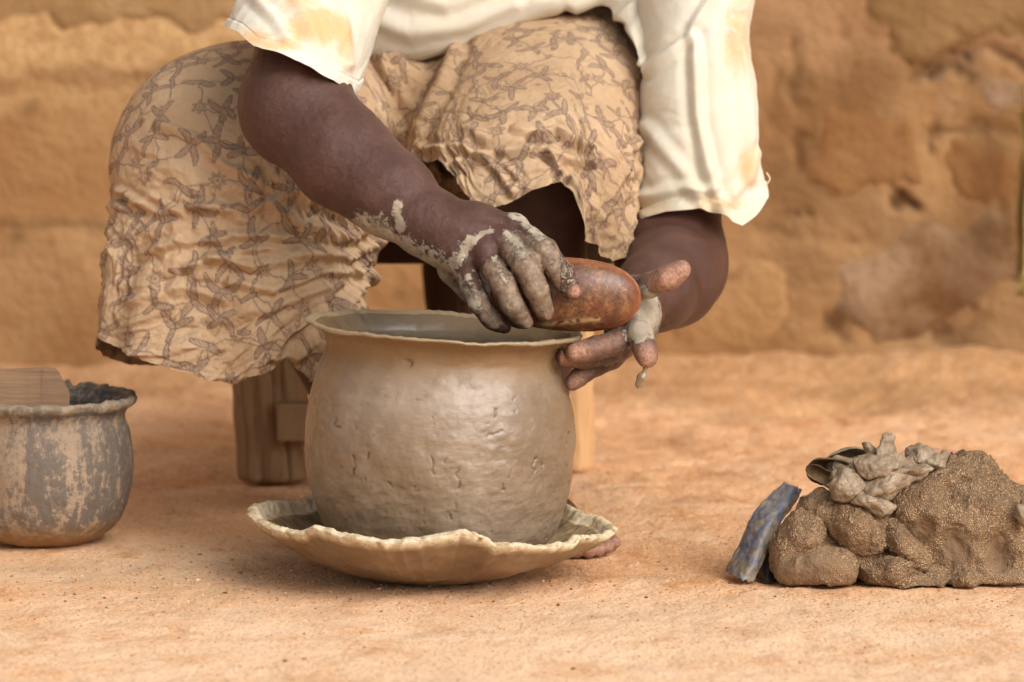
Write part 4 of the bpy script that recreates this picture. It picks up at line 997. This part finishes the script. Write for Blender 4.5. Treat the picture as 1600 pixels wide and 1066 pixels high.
# right leg
stA = [stn(640, 225, .68, 90, .11, .11, .105), stn(500, 232, .50, 86, .118, .125, .113), stn(392, 226, .31, 62, .134, .135, .105), stn(377, 262, .28, 26, .134, .142, .112),
       stn(376, 340, .265, 4, .136, .144, .118), stn(374, 430, .26, 0, .140, .136, .120), stn(366, 520, .255, 0, .141, .118, .122), stn(356, 640, .25, 0, .138, .085, .122)]
def hemA(dg):
    hx = [-185, -130, -90, -78, -70, -55, -38, -20, -5, 4, 10, 22, 30, 36, 48, 60, 75, 90, 105, 150]
    hy = [576, 570, 546, 529, 522, 538, 556, 574, 592, 602, 592, 578, 560, 570, 592, 600, 588, 592, 560, 540]
    j = np.asarray(dg) * .10; return lin(hx, hy, dg) + 3 * perlin(P3(j * 1.3, 0, 4)) + 1.5 * perlin(P3(j * 5, 0, 9))
FA = [([(600, 352), (545, 372), (480, 352), (430, 330)], 9, .006), ([(598, 372), (540, 402), (470, 398), (400, 420), (330, 400)], 8, .006), ([(560, 420), (500, 425), (430, 452), (360, 445)], 7, .005),
      ([(600, 350), (560, 440), (520, 500), (470, 560)], 9, .007), ([(570, 480), (510, 520), (480, 590)], 7, .007), ([(585, 430), (530, 470), (500, 540), (497, 580)], 6, .007), ([(300, 318), (400, 330), (470, 300), (520, 330)], 7, .005),
      ([(180, 300), (250, 330), (330, 318), (380, 345)], 7, .0045), ([(160, 330), (230, 300), (290, 335)], 6, .003), ([(250, 200), (310, 215), (345, 260), (400, 290)], 7, .004), ([(290, 420), (340, 400), (420, 390), (520, 395)], 6, .004),
      ([(210, 400), (280, 380), (360, 368), (450, 372)], 7, .0045), ([(200, 470), (280, 450), (350, 470)], 8, .0035), ([(330, 500), (420, 480), (500, 450)], 8, .004), ([(470, 240), (500, 300), (560, 350)], 7, .003),
      ([(430, 560), (455, 520), (500, 490)], 6, .005), ([(395, 240), (440, 290), (480, 320)], 6, .003)]
def wrA(U, V, s, t, r, dg):
    m_ = smoothstep(160, 340, V) * smoothstep(0, .35, r); lo = .16 + .78 * m_
    h = crumple(s, t, 1.25, 1.0, (1, 1.1)) * .0071 * lo + 1.0 * folds(U + 10 * perlin(P3(s * 12, t * 12, 2)), V + 10 * perlin(P3(s * 12, t * 12, 5)), FA) * 1.05 * smoothstep(.1, .3, r)
    h += .005 * fbm(P3(s * 6, t * 6, 3.3), 2) * m_ + .004 * smoothstep(.55, 1, r) * np.sin(np.radians(dg) * 9 + 3 * perlin(P3(s * 8, t * 8, 1)))
    h = h * (.35 + .65 * smoothstep(108, 78, np.abs(dg)))
    h += .0022 * np.exp(-((V - hemA(dg[0])[None] + 11) / 3.0)**2) * -.4
    return h
_, PA = drape('skirt_right_leg', stA, hemA, 590, 490, (-186, 118), MAT_SKIRT, wrA, ink_off=(.45, .05), soil_fn=lambda U, V: .35 * smoothstep(300, 520, U) * smoothstep(420, 560, V) * (1 + 0 * U))

# left leg
stB = [stn(830, 190, .66, 84, .15, .19, .150), stn(856, 190, .52, 78, .150, .175, .135), stn(845, 250, .34, 58, .134, .108, .108), stn(848, 300, .28, 26, .135, .096, .11),
       stn(848, 385, .27, 3, .135, .090, .112), stn(850, 520, .27, 0, .13, .078, .112)]
def hemB(dg):
    hx = [-150, -100, -85, -72, -62, -50, -42, -36, -28, -20, -12, -4, 4, 10, 15, 19, 23, 30, 38, 48, 60, 75, 95, 150]
    hy = [240, 236, 244, 250, 250, 248, 262, 285, 318, 328, 318, 300, 286, 288, 300, 340, 376, 382, 400, 408, 402, 384, 330, 300]
    j = np.asarray(dg) * .10; return lin(hx, hy, dg) + 2.5 * perlin(P3(j * 1.7, 0, 14)) + 1.5 * perlin(P3(j * 5, 0, 19))
FB = [([(640, 252), (655, 190), (690, 130), (712, 72)], 9, .007), ([(700, 262), (760, 238), (850, 232), (905, 250)], 8, .006), ([(830, 215), (870, 200), (925, 232), (925, 255)], 6, .007), ([(860, 240), (905, 290), (905, 370)], 7, .006),
      ([(800, 200), (860, 215), (900, 270)], 6, .003), ([(725, 190), (760, 215), (820, 225)], 7, .003), ([(950, 330), (925, 360), (930, 400)], 5, .004), ([(660, 230), (720, 225), (760, 250), (800, 300)], 7, .005),
      ([(995, 220), (960, 300), (950, 370)], 6, .004), ([(900, 120), (940, 140), (985, 130)], 6, .0015), ([(880, 270), (870, 300), (882, 340)], 5, .006), ([(780, 255), (810, 282), (800, 300)], 5, .004)]
def wrB(U, V, s, t, r, dg):
    m_ = smoothstep(140, 260, V) * smoothstep(0, .3, r); lo = .16 + .84 * m_
    h = crumple(s, t, 1.3, 5.0, (1, 1.1)) * .0064 * lo + 1.0 * folds(U + 8 * perlin(P3(s * 12, t * 12, 12)), V + 8 * perlin(P3(s * 12, t * 12, 15)), FB) * 1.05 * smoothstep(.1, .3, r)
    h += .003 * fbm(P3(s * 7, t * 7, 7.3), 2) * lo
    return h * (.35 + .65 * smoothstep(108, 78, np.abs(dg)))
_, PB = drape('skirt_left_leg', stB, hemB, 520, 420, (-128, 128), MAT_SKIRT, wrB, ink_off=(.62, .25), soil_fn=lambda U, V: .5 * smoothstep(300, 380, V))

# cloth sagging between the knees, and the waist roll
def sheet(name, us, vs, ys, nr, nc, mat, wr_fn, ink_off=(0, 0), attrs_fn=None, uedge=None):
    us, vs, ys = np.array(us, float), np.array(vs, float), np.array(ys, float)
    R0, C0 = np.linspace(0, 1, us.shape[0]), np.linspace(0, 1, us.shape[1]); r, c = np.linspace(0, 1, nr), np.linspace(0, 1, nc)
    def two(A): B = cr(R0, A, r); return cr(C0, B.T, c).T
    U, V, Y = two(us), two(vs), two(ys)
    if uedge is not None: U, V = uedge(U, V, r, c)
    P = W(U, V, Y); su = np.concatenate([np.zeros((nr, 1)), np.cumsum(np.linalg.norm(np.diff(P, axis=1), axis=-1), 1)], 1)
    tv = np.concatenate([np.zeros((1, nc)), np.cumsum(np.linalg.norm(np.diff(P, axis=0), axis=-1), 0)], 0)
    n = gnormals(P)
    if np.mean(n[..., 1]) > 0: n = -n
    P = P + n * wr_fn(U, V, su, tv, r[:, None] + 0 * su, c[None] + 0 * su)[..., None]
    a = {'ink': ink_at(su + ink_off[0], tv + ink_off[1]), 'soil': 0 * su}
    if attrs_fn: a.update(attrs_fn(U, V))
    return part(mesh_np(name, P, grid_faces(nr, nc), mat, attrs=a)), P
us = [[500, 570, 640, 720, 800]] * 6
vs = [[60, 66, 66, 60, 50], [110, 112, 110, 110, 110], [160, 165, 165, 165, 165], [225, 232, 235, 235, 225], [290, 298, 300, 300, 290], [345, 350, 338, 332, 330]]
ys = [[.50, .47, .46, .47, .46], [.42, .40, .40, .41, .40], [.38, .37, .37, .375, .36], [.36, .345, .345, .35, .33], [.35, .33, .325, .325, .31], [.37, .35, .34, .34, .33]]
def wrC(U, V, s, t, r, c):
    h = crumple(s, t, 1.2, 9.0) * .0068 + folds(U, V, [([(560, 130), (600, 160), (640, 230)], 8, .006), ([(640, 300), (700, 280), (760, 300)], 8, .006), ([(600, 120), (660, 180), (720, 230)], 8, .005), ([(680, 330), (690, 280), (670, 240)], 7, .006)])
    h += .020 * np.exp(-(((U - 612) / 36)**2 + ((V - 112) / 24)**2)**1.5)
    return h
sheet('skirt_lap', us, vs, ys, 240, 280, MAT_SKIRT, wrC, (.1, .2), lambda U, V: {'soil': .5 * smoothstep(240, 300, V) + .2})
# dark under cloth behind the torn hem
us = [[770, 830, 900, 960]] * 3; vs = [[225, 225, 225, 225], [330, 330, 330, 330], [470, 470, 470, 470]]; ys = [[.34, .31, .31, .35]] * 3
# ================================================================== shirt
ST = lambda U, V: {'stain': np.zeros(U.shape)}
def stain_blobs(U, V, L):
    a = np.zeros(U.shape)
    for u, v, ru, rv, k in L: a = np.maximum(a, k * np.exp(-(((U - u) / ru)**2 + ((V - v) / rv)**2)))
    return {'stain': a}
# body of the shirt
cu = [500, 560, 640, 720, 800, 870, 940, 985, 1010, 1060]
hemv = [100, 97, 94, 74, 44, 22, 14, 56, 108, 60]
rows_v = [-260, -160, -90, -30]
us, vs, ys = [], [], []
for k_, rv in enumerate(rows_v):
    f_ = (rv - rows_v[0]) / 230
    us.append([c_ + (20 if j > 7 else 0) + 30 * (1 - f_) * (j > 7) for j, c_ in enumerate(cu)]); vs.append([rv] * 10)
    ys.append([.46, .42, .40, .395, .40, .405, .41, .40, .40, .42])
us.append(cu); vs.append([hv_ * .5 - 8 for hv_ in hemv]); ys.append([.46, .415, .395, .39, .395, .40, .405, .37, .355, .37])
us.append(cu); vs.append(hemv); ys.append([.47, .435, .415, .405, .41, .415, .41, .35, .335, .36])
us.append(cu); vs.append([h_ + 1 for h_ in hemv]); ys.append([.50, .475, .46, .45, .45, .45, .44, .375, .345, .37])
def wrS(U, V, s, t, r, c):
    h = .0028 * fbm(P3(s * 9, t * 12, 2), 3) + crumple(s, t, .8, 22.0) * .0014
    h += folds(U, V, [([(560, 20), (640, 50), (720, 40), (800, 5)], 12, .004), ([(600, -20), (700, 10), (780, -20)], 12, .004), ([(900, 15), (950, -10), (1000, -40)], 9, .005), ([(960, 30), (985, 10), (1040, -30)], 8, .005), ([(1000, 100), (1040, 60), (1085, 5)], 7, .004)])
    return h
sheet('shirt_body', us, vs, ys, 220, 290, MAT_SHIRT, wrS, attrs_fn=lambda U, V: stain_blobs(U, V, [(600, 90, 60, 12, .5), (680, 75, 60, 10, .3), (1040, 50, 50, 12, .4)]))
# hem seam roll along the shirt's lower edge
def tube(name, pts, rad, mat, nt=8, sub=6, wob=0.0):
    pts = np.array(pts, float); k = np.arange(len(pts)); t = np.linspace(0, len(pts) - 1, (len(pts) - 1) * sub + 1); c = cr(k, pts, t)
    if wob: c = c + wob * np.stack([perlin(c * 60 + i) for i in range(3)], -1)
    d = np.gradient(c, axis=0); d /= np.linalg.norm(d, axis=1)[:, None]; up = np.array([0.1, .3, 1.]); a = np.cross(d, up); a /= np.linalg.norm(a, axis=1)[:, None]; b = np.cross(d, a)
    th = np.arange(nt) / nt * 2 * np.pi; rad = np.broadcast_to(rad, len(c)) if np.ndim(rad) == 0 else np.interp(t, k, rad)
    P = c[:, None] + rad[:, None, None] * (np.cos(th)[None, :, None] * a[:, None] + np.sin(th)[None, :, None] * b[:, None])
    return mesh_np(name, P, grid_faces(len(c), nt, True), mat)

def sleeve(name, st, hem, nr, nc, thr, wr_fn, blobs, hem_w=.014):
    """st rows: (u, v, y, dirx px, diry px half width, depth radius m)"""
    st = np.array(st, float); k = np.linspace(0, 1, len(st)); th = np.radians(np.linspace(thr[0], thr[1], nc)); r = np.linspace(0, 1, nr)[:, None]
    Cc = W(st[:, 0], st[:, 1], st[:, 2]); A = W(st[:, 0] + st[:, 3], st[:, 1] + st[:, 4], st[:, 2]) - Cc
    row = np.concatenate([Cc, A, st[:, 5:6]], 1)
    ext = hem(np.degrees(th))[None] * smoothstep(.35, 1, r)           # metres added along the sleeve
    s_ = cr(k, row, r * np.ones((1, nc))); ax = row[-1, :3] - row[-2, :3]; ax /= np.linalg.norm(ax)
    P = s_[..., :3] + np.sin(th)[None, :, None] * s_[..., 3:6] + np.stack([0 * s_[..., 0], -np.cos(th)[None] * s_[..., 6], 0 * s_[..., 0]], -1) + ext[..., None] * ax
    su = np.concatenate([np.zeros((nr, 1)), np.cumsum(np.linalg.norm(np.diff(P, axis=1), axis=-1), 1)], 1); tv = np.concatenate([np.zeros((1, nc)), np.cumsum(np.linalg.norm(np.diff(P, axis=0), axis=-1), 0)], 0)
    n = gnormals(P); 
    if np.sum((P - s_[..., :3]) * n) < 0: n = -n
    U, V = proj(P); dist = tv[-1][None] - tv
    h = wr_fn(U, V, su, tv, r + 0 * su, np.degrees(th)[None] + 0 * su)
    h += .0012 * smoothstep(hem_w + .001, hem_w - .001, dist) - .0016 * np.exp(-((dist - hem_w) / .0012)**2) + .0003 * np.sin(su * 2 * np.pi / .006) * np.exp(-((dist - hem_w) / .003)**2)
    P = P + n * h[..., None]
    return part(mesh_np(name, P, grid_faces(nr, nc), MAT_SHIRT, attrs=stain_blobs(U, V, blobs))), P
def hemL(dg): return lin([-180, -120, -90, -70, -45, -25, 0, 18, 35, 50, 70, 90, 120, 180], [0, -.004, .004, .006, -.004, -.010, -.012, -.002, .010, .002, -.012, -.018, -.010, 0], dg)
def wrSL(U, V, s, t, r, dg):
    h = crumple(s, t, .7, 31.0, (1.3, .7)) * .0026 + .003 * fbm(P3(s * 8, t * 4, 5), 2)
    h += folds(U, V, [([(1085, 60), (1090, 180), (1105, 260), (1130, 340)], 9, .006), ([(1000, 310), (1060, 295), (1110, 300)], 9, .006), ([(1010, 200), (1060, 260), (1100, 320)], 10, .003), ([(1150, 40), (1165, 160), (1175, 280)], 9, .004), ([(1110, 0), (1070, 60), (1010, 110)], 8, .005), ([(1185, 240), (1160, 290), (1120, 330)], 8, .003)])
    return h
_, PSL = sleeve('shirt_left_sleeve', [(1150, -260, .50, 110, 0, .09), (1095, -80, .42, 100, 0, .08), (1085, 60, .37, 86, 0, .072), (1090, 200, .335, 95, -2, .070), (1088, 336, .315, 112, -8, .074)], hemL, 220, 300, (-178, 178), wrSL,
                [(1150, 60, 40, 80, .5), (1170, 260, 30, 60, .5), (1000, 320, 60, 30, .45), (1120, 320, 60, 20, .5), (1080, 130, 30, 60, .2)])
def hemR(dg): return lin([-180, -120, -90, -70, -50, -30, -10, 10, 30, 55, 80, 95, 130, 180], [.0, -.002, .002, .002, -.001, .004, -.003, -.002, .002, .006, .010, .004, 0, 0], dg)
def wrSR(U, V, s, t, r, dg):
    return crumple(s, t, .8, 41.0, (1.2, .8)) * .0020 + .003 * fbm(P3(s * 8, t * 6, 15), 2) + folds(U, V, [([(400, 0), (430, 30), (450, 60)], 8, .003), ([(520, -20), (540, 40), (545, 100)], 8, .003), ([(450, -30), (480, 30), (500, 80)], 10, .003)])
_, PSR = sleeve('shirt_right_sleeve', [(560, -260, .33, 100, 20, .10), (530, -110, .27, 104, 26, .10), (492, 0, .200, 104, 34, .106), (458, 86, .142, 100, 46, .108)], hemR, 160, 280, (-178, 178), wrSR,
                [(500, 40, 60, 40, .75), (540, 60, 20, 60, .6), (470, 0, 60, 40, .5), (400, 60, 40, 20, .5), (440, 70, 80, 16, .5)])
# loose threads
for i_, (pts) in enumerate([[W(1196, 290, .30), W(1203, 280, .298), W(1198, 270, .297)], [W(1172, 320, .27), W(1176, 328, .268), W(1170, 334, .267)], [W(546, 96, .2), W(553, 99, .198), W(549, 104, .197)]]):
    part(tube('loose_thread', pts, .0007, MAT_THREAD, 6, 6))

# ================================================================== heap of sandy clay on the right
def mat_rot(ay, ax_=0):
    a = math.radians(ay); M1 = np.array([[math.cos(a), 0, -math.sin(a)], [0, 1, 0], [math.sin(a), 0, math.cos(a)]]); b_ = math.radians(ax_)
    return M1 @ np.array([[1, 0, 0], [0, math.cos(b_), -math.sin(b_)], [0, math.sin(b_), math.cos(b_)]])
pile = thing('clay_lump', 'big lumpy mass of dark sandy clay with thumb dents on the bare ground', 'clay', loc=tuple(W(1420, 900, 0) * np.array([1, 0, 0])))
pl0 = np.array(pile.location)
def blob(name, prims, mat, vox=.0014, k=.006, subs=(), parent=None, rough=(.0022, .0012), attr_fn=None, squash0=True, org=None, it=2, warp=.006):
    """prims: (u, v, y, rx_px, rz_px, ry m, tilt deg)"""
    cs = [(W(u, v, y), np.array([rx / 1650., ry, rz / 1650.]), mat_rot(a)) for u, v, y, rx, rz, ry, a in prims]
    lo = np.min([c_ - r_.max() for c_, r_, _ in cs], 0) - .006; hi = np.max([c_ + r_.max() for c_, r_, _ in cs], 0) + .006
    F = Field(lo - .008, hi + .008, vox); X = np.meshgrid(*[F.lo[k_] + np.arange(F.n[k_]) * vox for k_ in range(3)], indexing='ij'); G = np.stack(X, -1)
    c4 = G[::4, ::4, ::4]; up = lambda A: np.repeat(np.repeat(np.repeat(A, 4, 0), 4, 1), 4, 2)[:F.n[0], :F.n[1], :F.n[2]]
    Xw = []
    for i_ in range(3):
        nz_ = warp * (perlin(c4 * 28 + 13 * i_) + .45 * perlin(c4 * 70 + 7 * i_)); a_ = up(nz_)
        for ax_ in range(3):                                  # smooth the coarse samples
            for _r in range(2): a_ = (np.roll(a_, 2, ax_) + np.roll(a_, -2, ax_) + np.roll(a_, 1, ax_) + np.roll(a_, -1, ax_) + a_) / 5
        Xw.append((X[i_] + a_).astype(np.float32))
    for c_, r_, m_ in cs: F.d = smin(F.d, ell_d(Xw, c_, r_, m_).astype(np.float32), k)
    for u, v, y, rx, rz, ry, a in subs: add_ell(F, W(u, v, y), np.array([rx / 1650., ry, rz / 1650.]), .008, mat_rot(a), True)
    if squash0:
        z = (F.lo[2] + np.arange(F.n[2]) * F.vox).astype(np.float32); F.d = -smin(-F.d, -(0.0005 - z)[None, None, :] * np.ones_like(F.d), .006)
    V, Q = field_mesh(F); V = laplace(V, Q, it); n = vnormals(V, Q)
    V = V + n * (rough[0] * fbm(V * 45 + len(name), 4) + rough[1] * ridged(V * 70 + 3, 3))[:, None]
    if mat is MAT_LUMP: V = V + n * (.0036 * (pillows(V[:, 0] + .3 * V[:, 2] + .006 * fbm(V * 40, 3), V[:, 2] * 1.2 + .006 * fbm(V * 40 + 9, 3) + V[:, 1], .030, 3) + .25))[:, None]
    if mat is MAT_LUMP: V = V - n * (.0035 * np.exp(-np.abs(fbm(V * 26 + 9, 3)) / .03) * smoothstep(-.2, .2, perlin(V * 25)))[:, None]
    if squash0: V[:, 2] = np.maximum(V[:, 2], .0002)
    U, Vv = proj(V); a = attr_fn(U, Vv, V) if attr_fn else {}
    o = mesh_np(name, V - (org if org is not None else 0), Q, mat, parent, a)
    return o
def sandy(U, V, P):
    d_ = np.zeros(U.shape)
    for u, v, a, b_ in [(1443, 829, 19, 20), (1494, 853, 22, 30), (1563, 862, 17, 32)]: d_ = np.maximum(d_, np.exp(-(((U - u) / a)**2 + ((V - v) / b_)**2)**2))
    smooth_ = np.exp(-(((U - 1270) / 60)**2 + ((V - 888) / 32)**2)**2) * .75
    return {'sandy': np.clip(1 - smooth_ - .9 * d_ - .35 * smoothstep(.02, .09, P[:, 2]) * smoothstep(1440, 1360, U), 0, 1), 'dent': d_}
lk_ = dict(parent=pile, org=pl0, attr_fn=sandy)
blob('mass', [(1512, 835, .0, 122, 104, .065, 14), (1480, 772, .01, 84, 60, .055, 10), (1585, 845, .0, 74, 76, .06, 0), (1540, 900, -.03, 100, 36, .045, -3), (1445, 806, -.01, 54, 62, .05, 35), (1510, 735, .02, 50, 28, .04, 10)], MAT_LUMP,
     subs=[(1443, 829, -.070, 22, 25, .016, -30), (1494, 853, -.074, 25, 34, .018, 22), (1563, 862, -.070, 20, 36, .016, 10)], **lk_)
blob('clod', [(1278, 886, -.045, 76, 45, .045, 2)], MAT_LUMP, rough=(.0012, .0006), **lk_)
blob('clod', [(1252, 842, -.03, 52, 34, .042, 14), (1238, 866, -.03, 38, 30, .04, 0), (1262, 818, -.03, 42, 26, .035, 20)], MAT_LUMP, squash0=False, **lk_)
blob('clod', [(1289, 798, -.015, 42, 32, .04, -14), (1304, 814, -.012, 36, 28, .035, 0)], MAT_LUMP, squash0=False, **lk_)
blob('clod', [(1346, 824, -.035, 54, 43, .044, -32), (1330, 806, -.03, 38, 32, .038, 0)], MAT_LUMP, squash0=False, **lk_)
blob('clod', [(1408, 848, -.035, 32, 50, .04, 30), (1420, 868, -.035, 36, 32, .038, -10)], MAT_LUMP, squash0=False, **lk_)
blob('clod', [(1388, 892, -.05, 46, 32, .038, 4)], MAT_LUMP, **lk_)
blob('clod', [(1416, 914, -.058, 70, 17, .03, 4), (1462, 908, -.05, 34, 22, .03, 0)], MAT_LUMP, **lk_)
blob('clod', [(1508, 906, -.06, 26, 26, .032, -10)], MAT_LUMP, **lk_)
blob('clod', [(1420, 800, -.02, 38, 36, .035, 30), (1406, 815, -.025, 16, 16, .02, 0)], MAT_LUMP, squash0=False, **lk_)
blob('clod', [(1350, 868, -.025, 74, 46, .035, 0), (1300, 850, -.015, 76, 52, .035, 0), (1380, 880, -.01, 80, 30, .04, 0), (1455, 885, -.02, 50, 28, .04, 0)], MAT_LUMP, **lk_)
# slip scraped off and dropped on top
slip = thing('slip_scrapings', 'soft grey clay scrapings heaped on top of the sandy clay lump', 'clay scrapings', loc=tuple(W(1375, 790, 0)))
so_ = np.array(slip.location); sk_ = dict(parent=slip, org=so_, squash0=False, rough=(.0016, .0014), vox=.001, warp=.011, k=.004)
blob('scraping', [(1368, 783, -.055, 34, 17, .016, -8), (1360, 772, -.05, 20, 14, .014, -20), (1384, 790, -.055, 16, 9, .014, 0)], MAT_SLIP, **sk_)
blob('scraping', [(1385, 758, -.05, 32, 20, .016, 5), (1395, 764, -.055, 12, 10, .012, 0), (1372, 752, -.045, 12, 9, .012, 0)], MAT_SLIP, **sk_)
blob('scraping', [(1330, 762, -.035, 38, 27, .024, 22), (1352, 752, -.03, 24, 14, .02, 0), (1318, 775, -.03, 16, 9, .015, 20)], MAT_SLIP, **sk_)
blob('scraping', [(1372, 724, -.035, 42, 20, .024, -6), (1355, 714, -.03, 20, 11, .02, 0), (1392, 730, -.04, 20, 8, .02, -20), (1352, 733, -.03, 18, 12, .02, 0)], MAT_SLIP, **sk_)
blob('scraping', [(1381, 698, -.03, 12, 16, .010, 0), (1384, 682, -.03, 8, 12, .007, 0), (1378, 712, -.03, 14, 8, .012, 0)], MAT_SLIP, **sk_)
blob('scraping', [(1354, 702, -.02, 9, 10, .009, 20), (1352, 697, -.02, 4, 8, .005, 0)], MAT_SLIP, **sk_)
blob('scraping', [(1426, 734, -.03, 30, 13, .018, 5), (1437, 742, -.035, 12, 7, .010, 0), (1414, 742, -.035, 14, 6, .012, 0), (1447, 737, -.03, 8, 3, .006, 20)], MAT_SLIP, **sk_)
blob('scraping', [(1450, 718, .0, 28, 18, .02, 0), (1425, 716, .0, 18, 12, .02, 0), (1470, 710, .0, 12, 8, .015, 0)], MAT_SLIP, **sk_)
blob('scraping', [(1394, 746, -.02, 52, 32, .03, 0), (1345, 742, -.005, 48, 28, .03, 0)], MAT_SLIP, **sk_)
def curved_shard(name, c, w_, h_, bend, mat, rot, label, cat, group=None, thick=.0025, tip=.5):
    nx, nz = 40, 24; x = np.linspace(-1, 1, nx)[None]; z = np.linspace(-1, 1, nz)[:, None]
    half = np.sqrt(np.clip(1 - np.abs(x)**2.4, 0, 1)) * (1 - tip * .5 * (x + 1) / 2) + .02
    X = x * w_ / 2 + 0 * z; Z = z * half * h_ / 2 + .002 * fbm(P3(x * 2, z * 2, w_ * 90), 3); Y = bend * (x**2 + (z * half)**2 * .8)
    P = np.stack([X, Y + 0 * X, Z], -1)
    V = np.concatenate([P.reshape(-1, 3), (P + np.array([0, thick, 0])).reshape(-1, 3)]); F = grid_faces(nz, nx); n = nz * nx
    r = []
    for i in range(nx - 1): r += [[i + 1, i, i + n, i + 1 + n], [(nz - 1) * nx + i, (nz - 1) * nx + i + 1, (nz - 1) * nx + i + 1 + n, (nz - 1) * nx + i + n]]
    for j in range(nz - 1): r += [[j * nx, (j + 1) * nx, (j + 1) * nx + n, j * nx + n], [(j + 1) * nx + nx - 1, j * nx + nx - 1, j * nx + nx - 1 + n, (j + 1) * nx + nx - 1 + n]]
    o = mesh_np(name, V, np.concatenate([F, F[:, ::-1] + n, np.array(r)]), mat); o.location = c; o.rotation_euler = tuple(R(a) for a in rot); tag(o, label, cat, group); return o
curved_shard('gourd_shard', W(1308, 732, .0), .062, .036, -.016, MAT_SHARD, (30, 22, 8), 'dark curved gourd shard stuck in the lump, above the narrower one', 'gourd shard')
curved_shard('gourd_shard', W(1292, 744, -.01), .046, .018, -.008, MAT_SHARD, (20, 32, 4), 'narrow brown gourd sliver poking out of the lump towards the pot', 'gourd shard')
curved_shard('gourd_shard', W(1326, 708, .02), .050, .034, -.014, MAT_SLIP, (40, -10, -8), 'pale clay-smeared gourd shard lying behind the scrapings on the lump', 'gourd shard')
curved_shard('clay_sherd', W(1472, 712, .045), .080, .028, .006, MAT_PINK, (-50, 8, 6), 'pinkish fired sherd lying flat behind the top of the clay lump', 'sherd', tip=.2)
pbk = blob('clay_crumb', [(1293, 757, -.03, 8, 6, .005, 0)], MAT_SLIP, squash0=False, vox=.0006); tag(pbk, 'tiny grey crumb of clay on the tip beside the gourd shards', 'clay crumb')
pbk = blob('clay_smear', [(1596, 806, -.062, 12, 22, .010, 25), (1606, 790, -.055, 10, 16, .010, 0)], MAT_SLIP, squash0=False, vox=.001); tag(pbk, 'pale grey smear of clay on the far side of the sandy lump', 'clay smear')

# blue grey plastic strip and black plastic leaning on the lump
def strip(name, rows, mat, thick, label, cat, amp=.002):
    us = np.array([[p[0] for p in r] for r in rows], float); vs_ = np.array([[p[1] for p in r] for r in rows], float); ys = np.array([[p[2] for p in r] for r in rows], float)
    nr, nc = 90, 40; R0, C0 = np.linspace(0, 1, len(rows)), np.linspace(0, 1, us.shape[1]); r, c = np.linspace(0, 1, nr), np.linspace(0, 1, nc)
    two = lambda A: cr(C0, cr(R0, A, r).T, c).T
    P = W(two(us), two(vs_), two(ys)); n = gnormals(P); n = n * (-1 if n[..., 1].mean() > 0 else 1)
    P = P + n * (amp * fbm(P * 50, 3) + amp * .6 * ridged(P * 90, 2))[..., None]
    jag = .0016 * fbm(P3(c * 9, 3), 4); P[0, :, 2] += jag; P[-1, :, 2] += jag * 1.5
    P[..., 2] = np.maximum(P[..., 2], .001)
    V = np.concatenate([P.reshape(-1, 3), (P - n * thick).reshape(-1, 3)]); m_ = nr * nc; F = grid_faces(nr, nc); rr = []
    for i in range(nc - 1): rr += [[i + 1, i, i + m_, i + 1 + m_], [(nr - 1) * nc + i, (nr - 1) * nc + i + 1, (nr - 1) * nc + i + 1 + m_, (nr - 1) * nc + i + m_]]
    for j in range(nr - 1): rr += [[j * nc, (j + 1) * nc, (j + 1) * nc + m_, j * nc + m_], [(j + 1) * nc + nc - 1, j * nc + nc - 1, j * nc + nc - 1 + m_, (j + 1) * nc + nc - 1 + m_]]
    o = mesh_np(name, V, np.concatenate([F, F[:, ::-1] + m_, np.array(rr)]), mat); bmx = bmesh.new(); bmx.from_mesh(o.data); bmesh.ops.recalc_face_normals(bmx, faces=bmx.faces[:]); bmx.to_mesh(o.data); bmx.free()
    return tag(o, label, cat)
strip('plastic_strip', [[(1226, 754, .03), (1240, 760, .02), (1254, 765, .03)], [(1196, 780, .02), (1222, 790, .005), (1238, 792, .02)], [(1176, 806, .01), (1202, 814, -.012), (1220, 816, .0)],
                        [(1160, 840, .0), (1184, 850, -.03), (1203, 848, -.02)], [(1144, 872, -.01), (1172, 884, -.045), (1190, 882, -.035)], [(1134, 893, -.015), (1156, 905, -.05), (1176, 910, -.045)]], MAT_BLUE, .0016,
      'crumpled blue grey plastic strip smeared with clay, leaning on the clay lump', 'plastic strip', .0014)
strip('plastic_scrap', [[(1195, 850, .01), (1204, 856, -.01), (1214, 858, .0)], [(1182, 880, .0), (1198, 886, -.03), (1214, 888, -.02)], [(1176, 904, -.01), (1196, 912, -.045), (1216, 914, -.04)]], MAT_BLACK, .001,
      'dark plastic scrap tucked between the blue strip and the clay lump', 'plastic scrap', .001)

# ================================================================== straw bundle and tin at the foot of the wall
broom = thing('straw_bundle', 'bundle of dry yellow straw hanging against the mud wall at the frame edge', 'straw', loc=tuple(W(1610, 470, 1.50)))
bo = np.array(broom.location)
for i in range(46):
    t0 = rng.uniform(0, 1); a = W(1604 + rng.normal(6, 9), 180 + rng.uniform(-60, 10), 1.49 + rng.normal(0, .01)); b_ = W(1596 + rng.normal(10, 9), 325, 1.47 + rng.normal(0, .012)); c_ = W(1588 + abs(rng.normal(10, 12)), 440 + rng.uniform(-25, 25), 1.46 + rng.normal(0, .012))
    o = tube('straw', [a - bo, b_ - bo, c_ - bo], .0022, MAT_STRAW, 5, 5); o.parent = broom
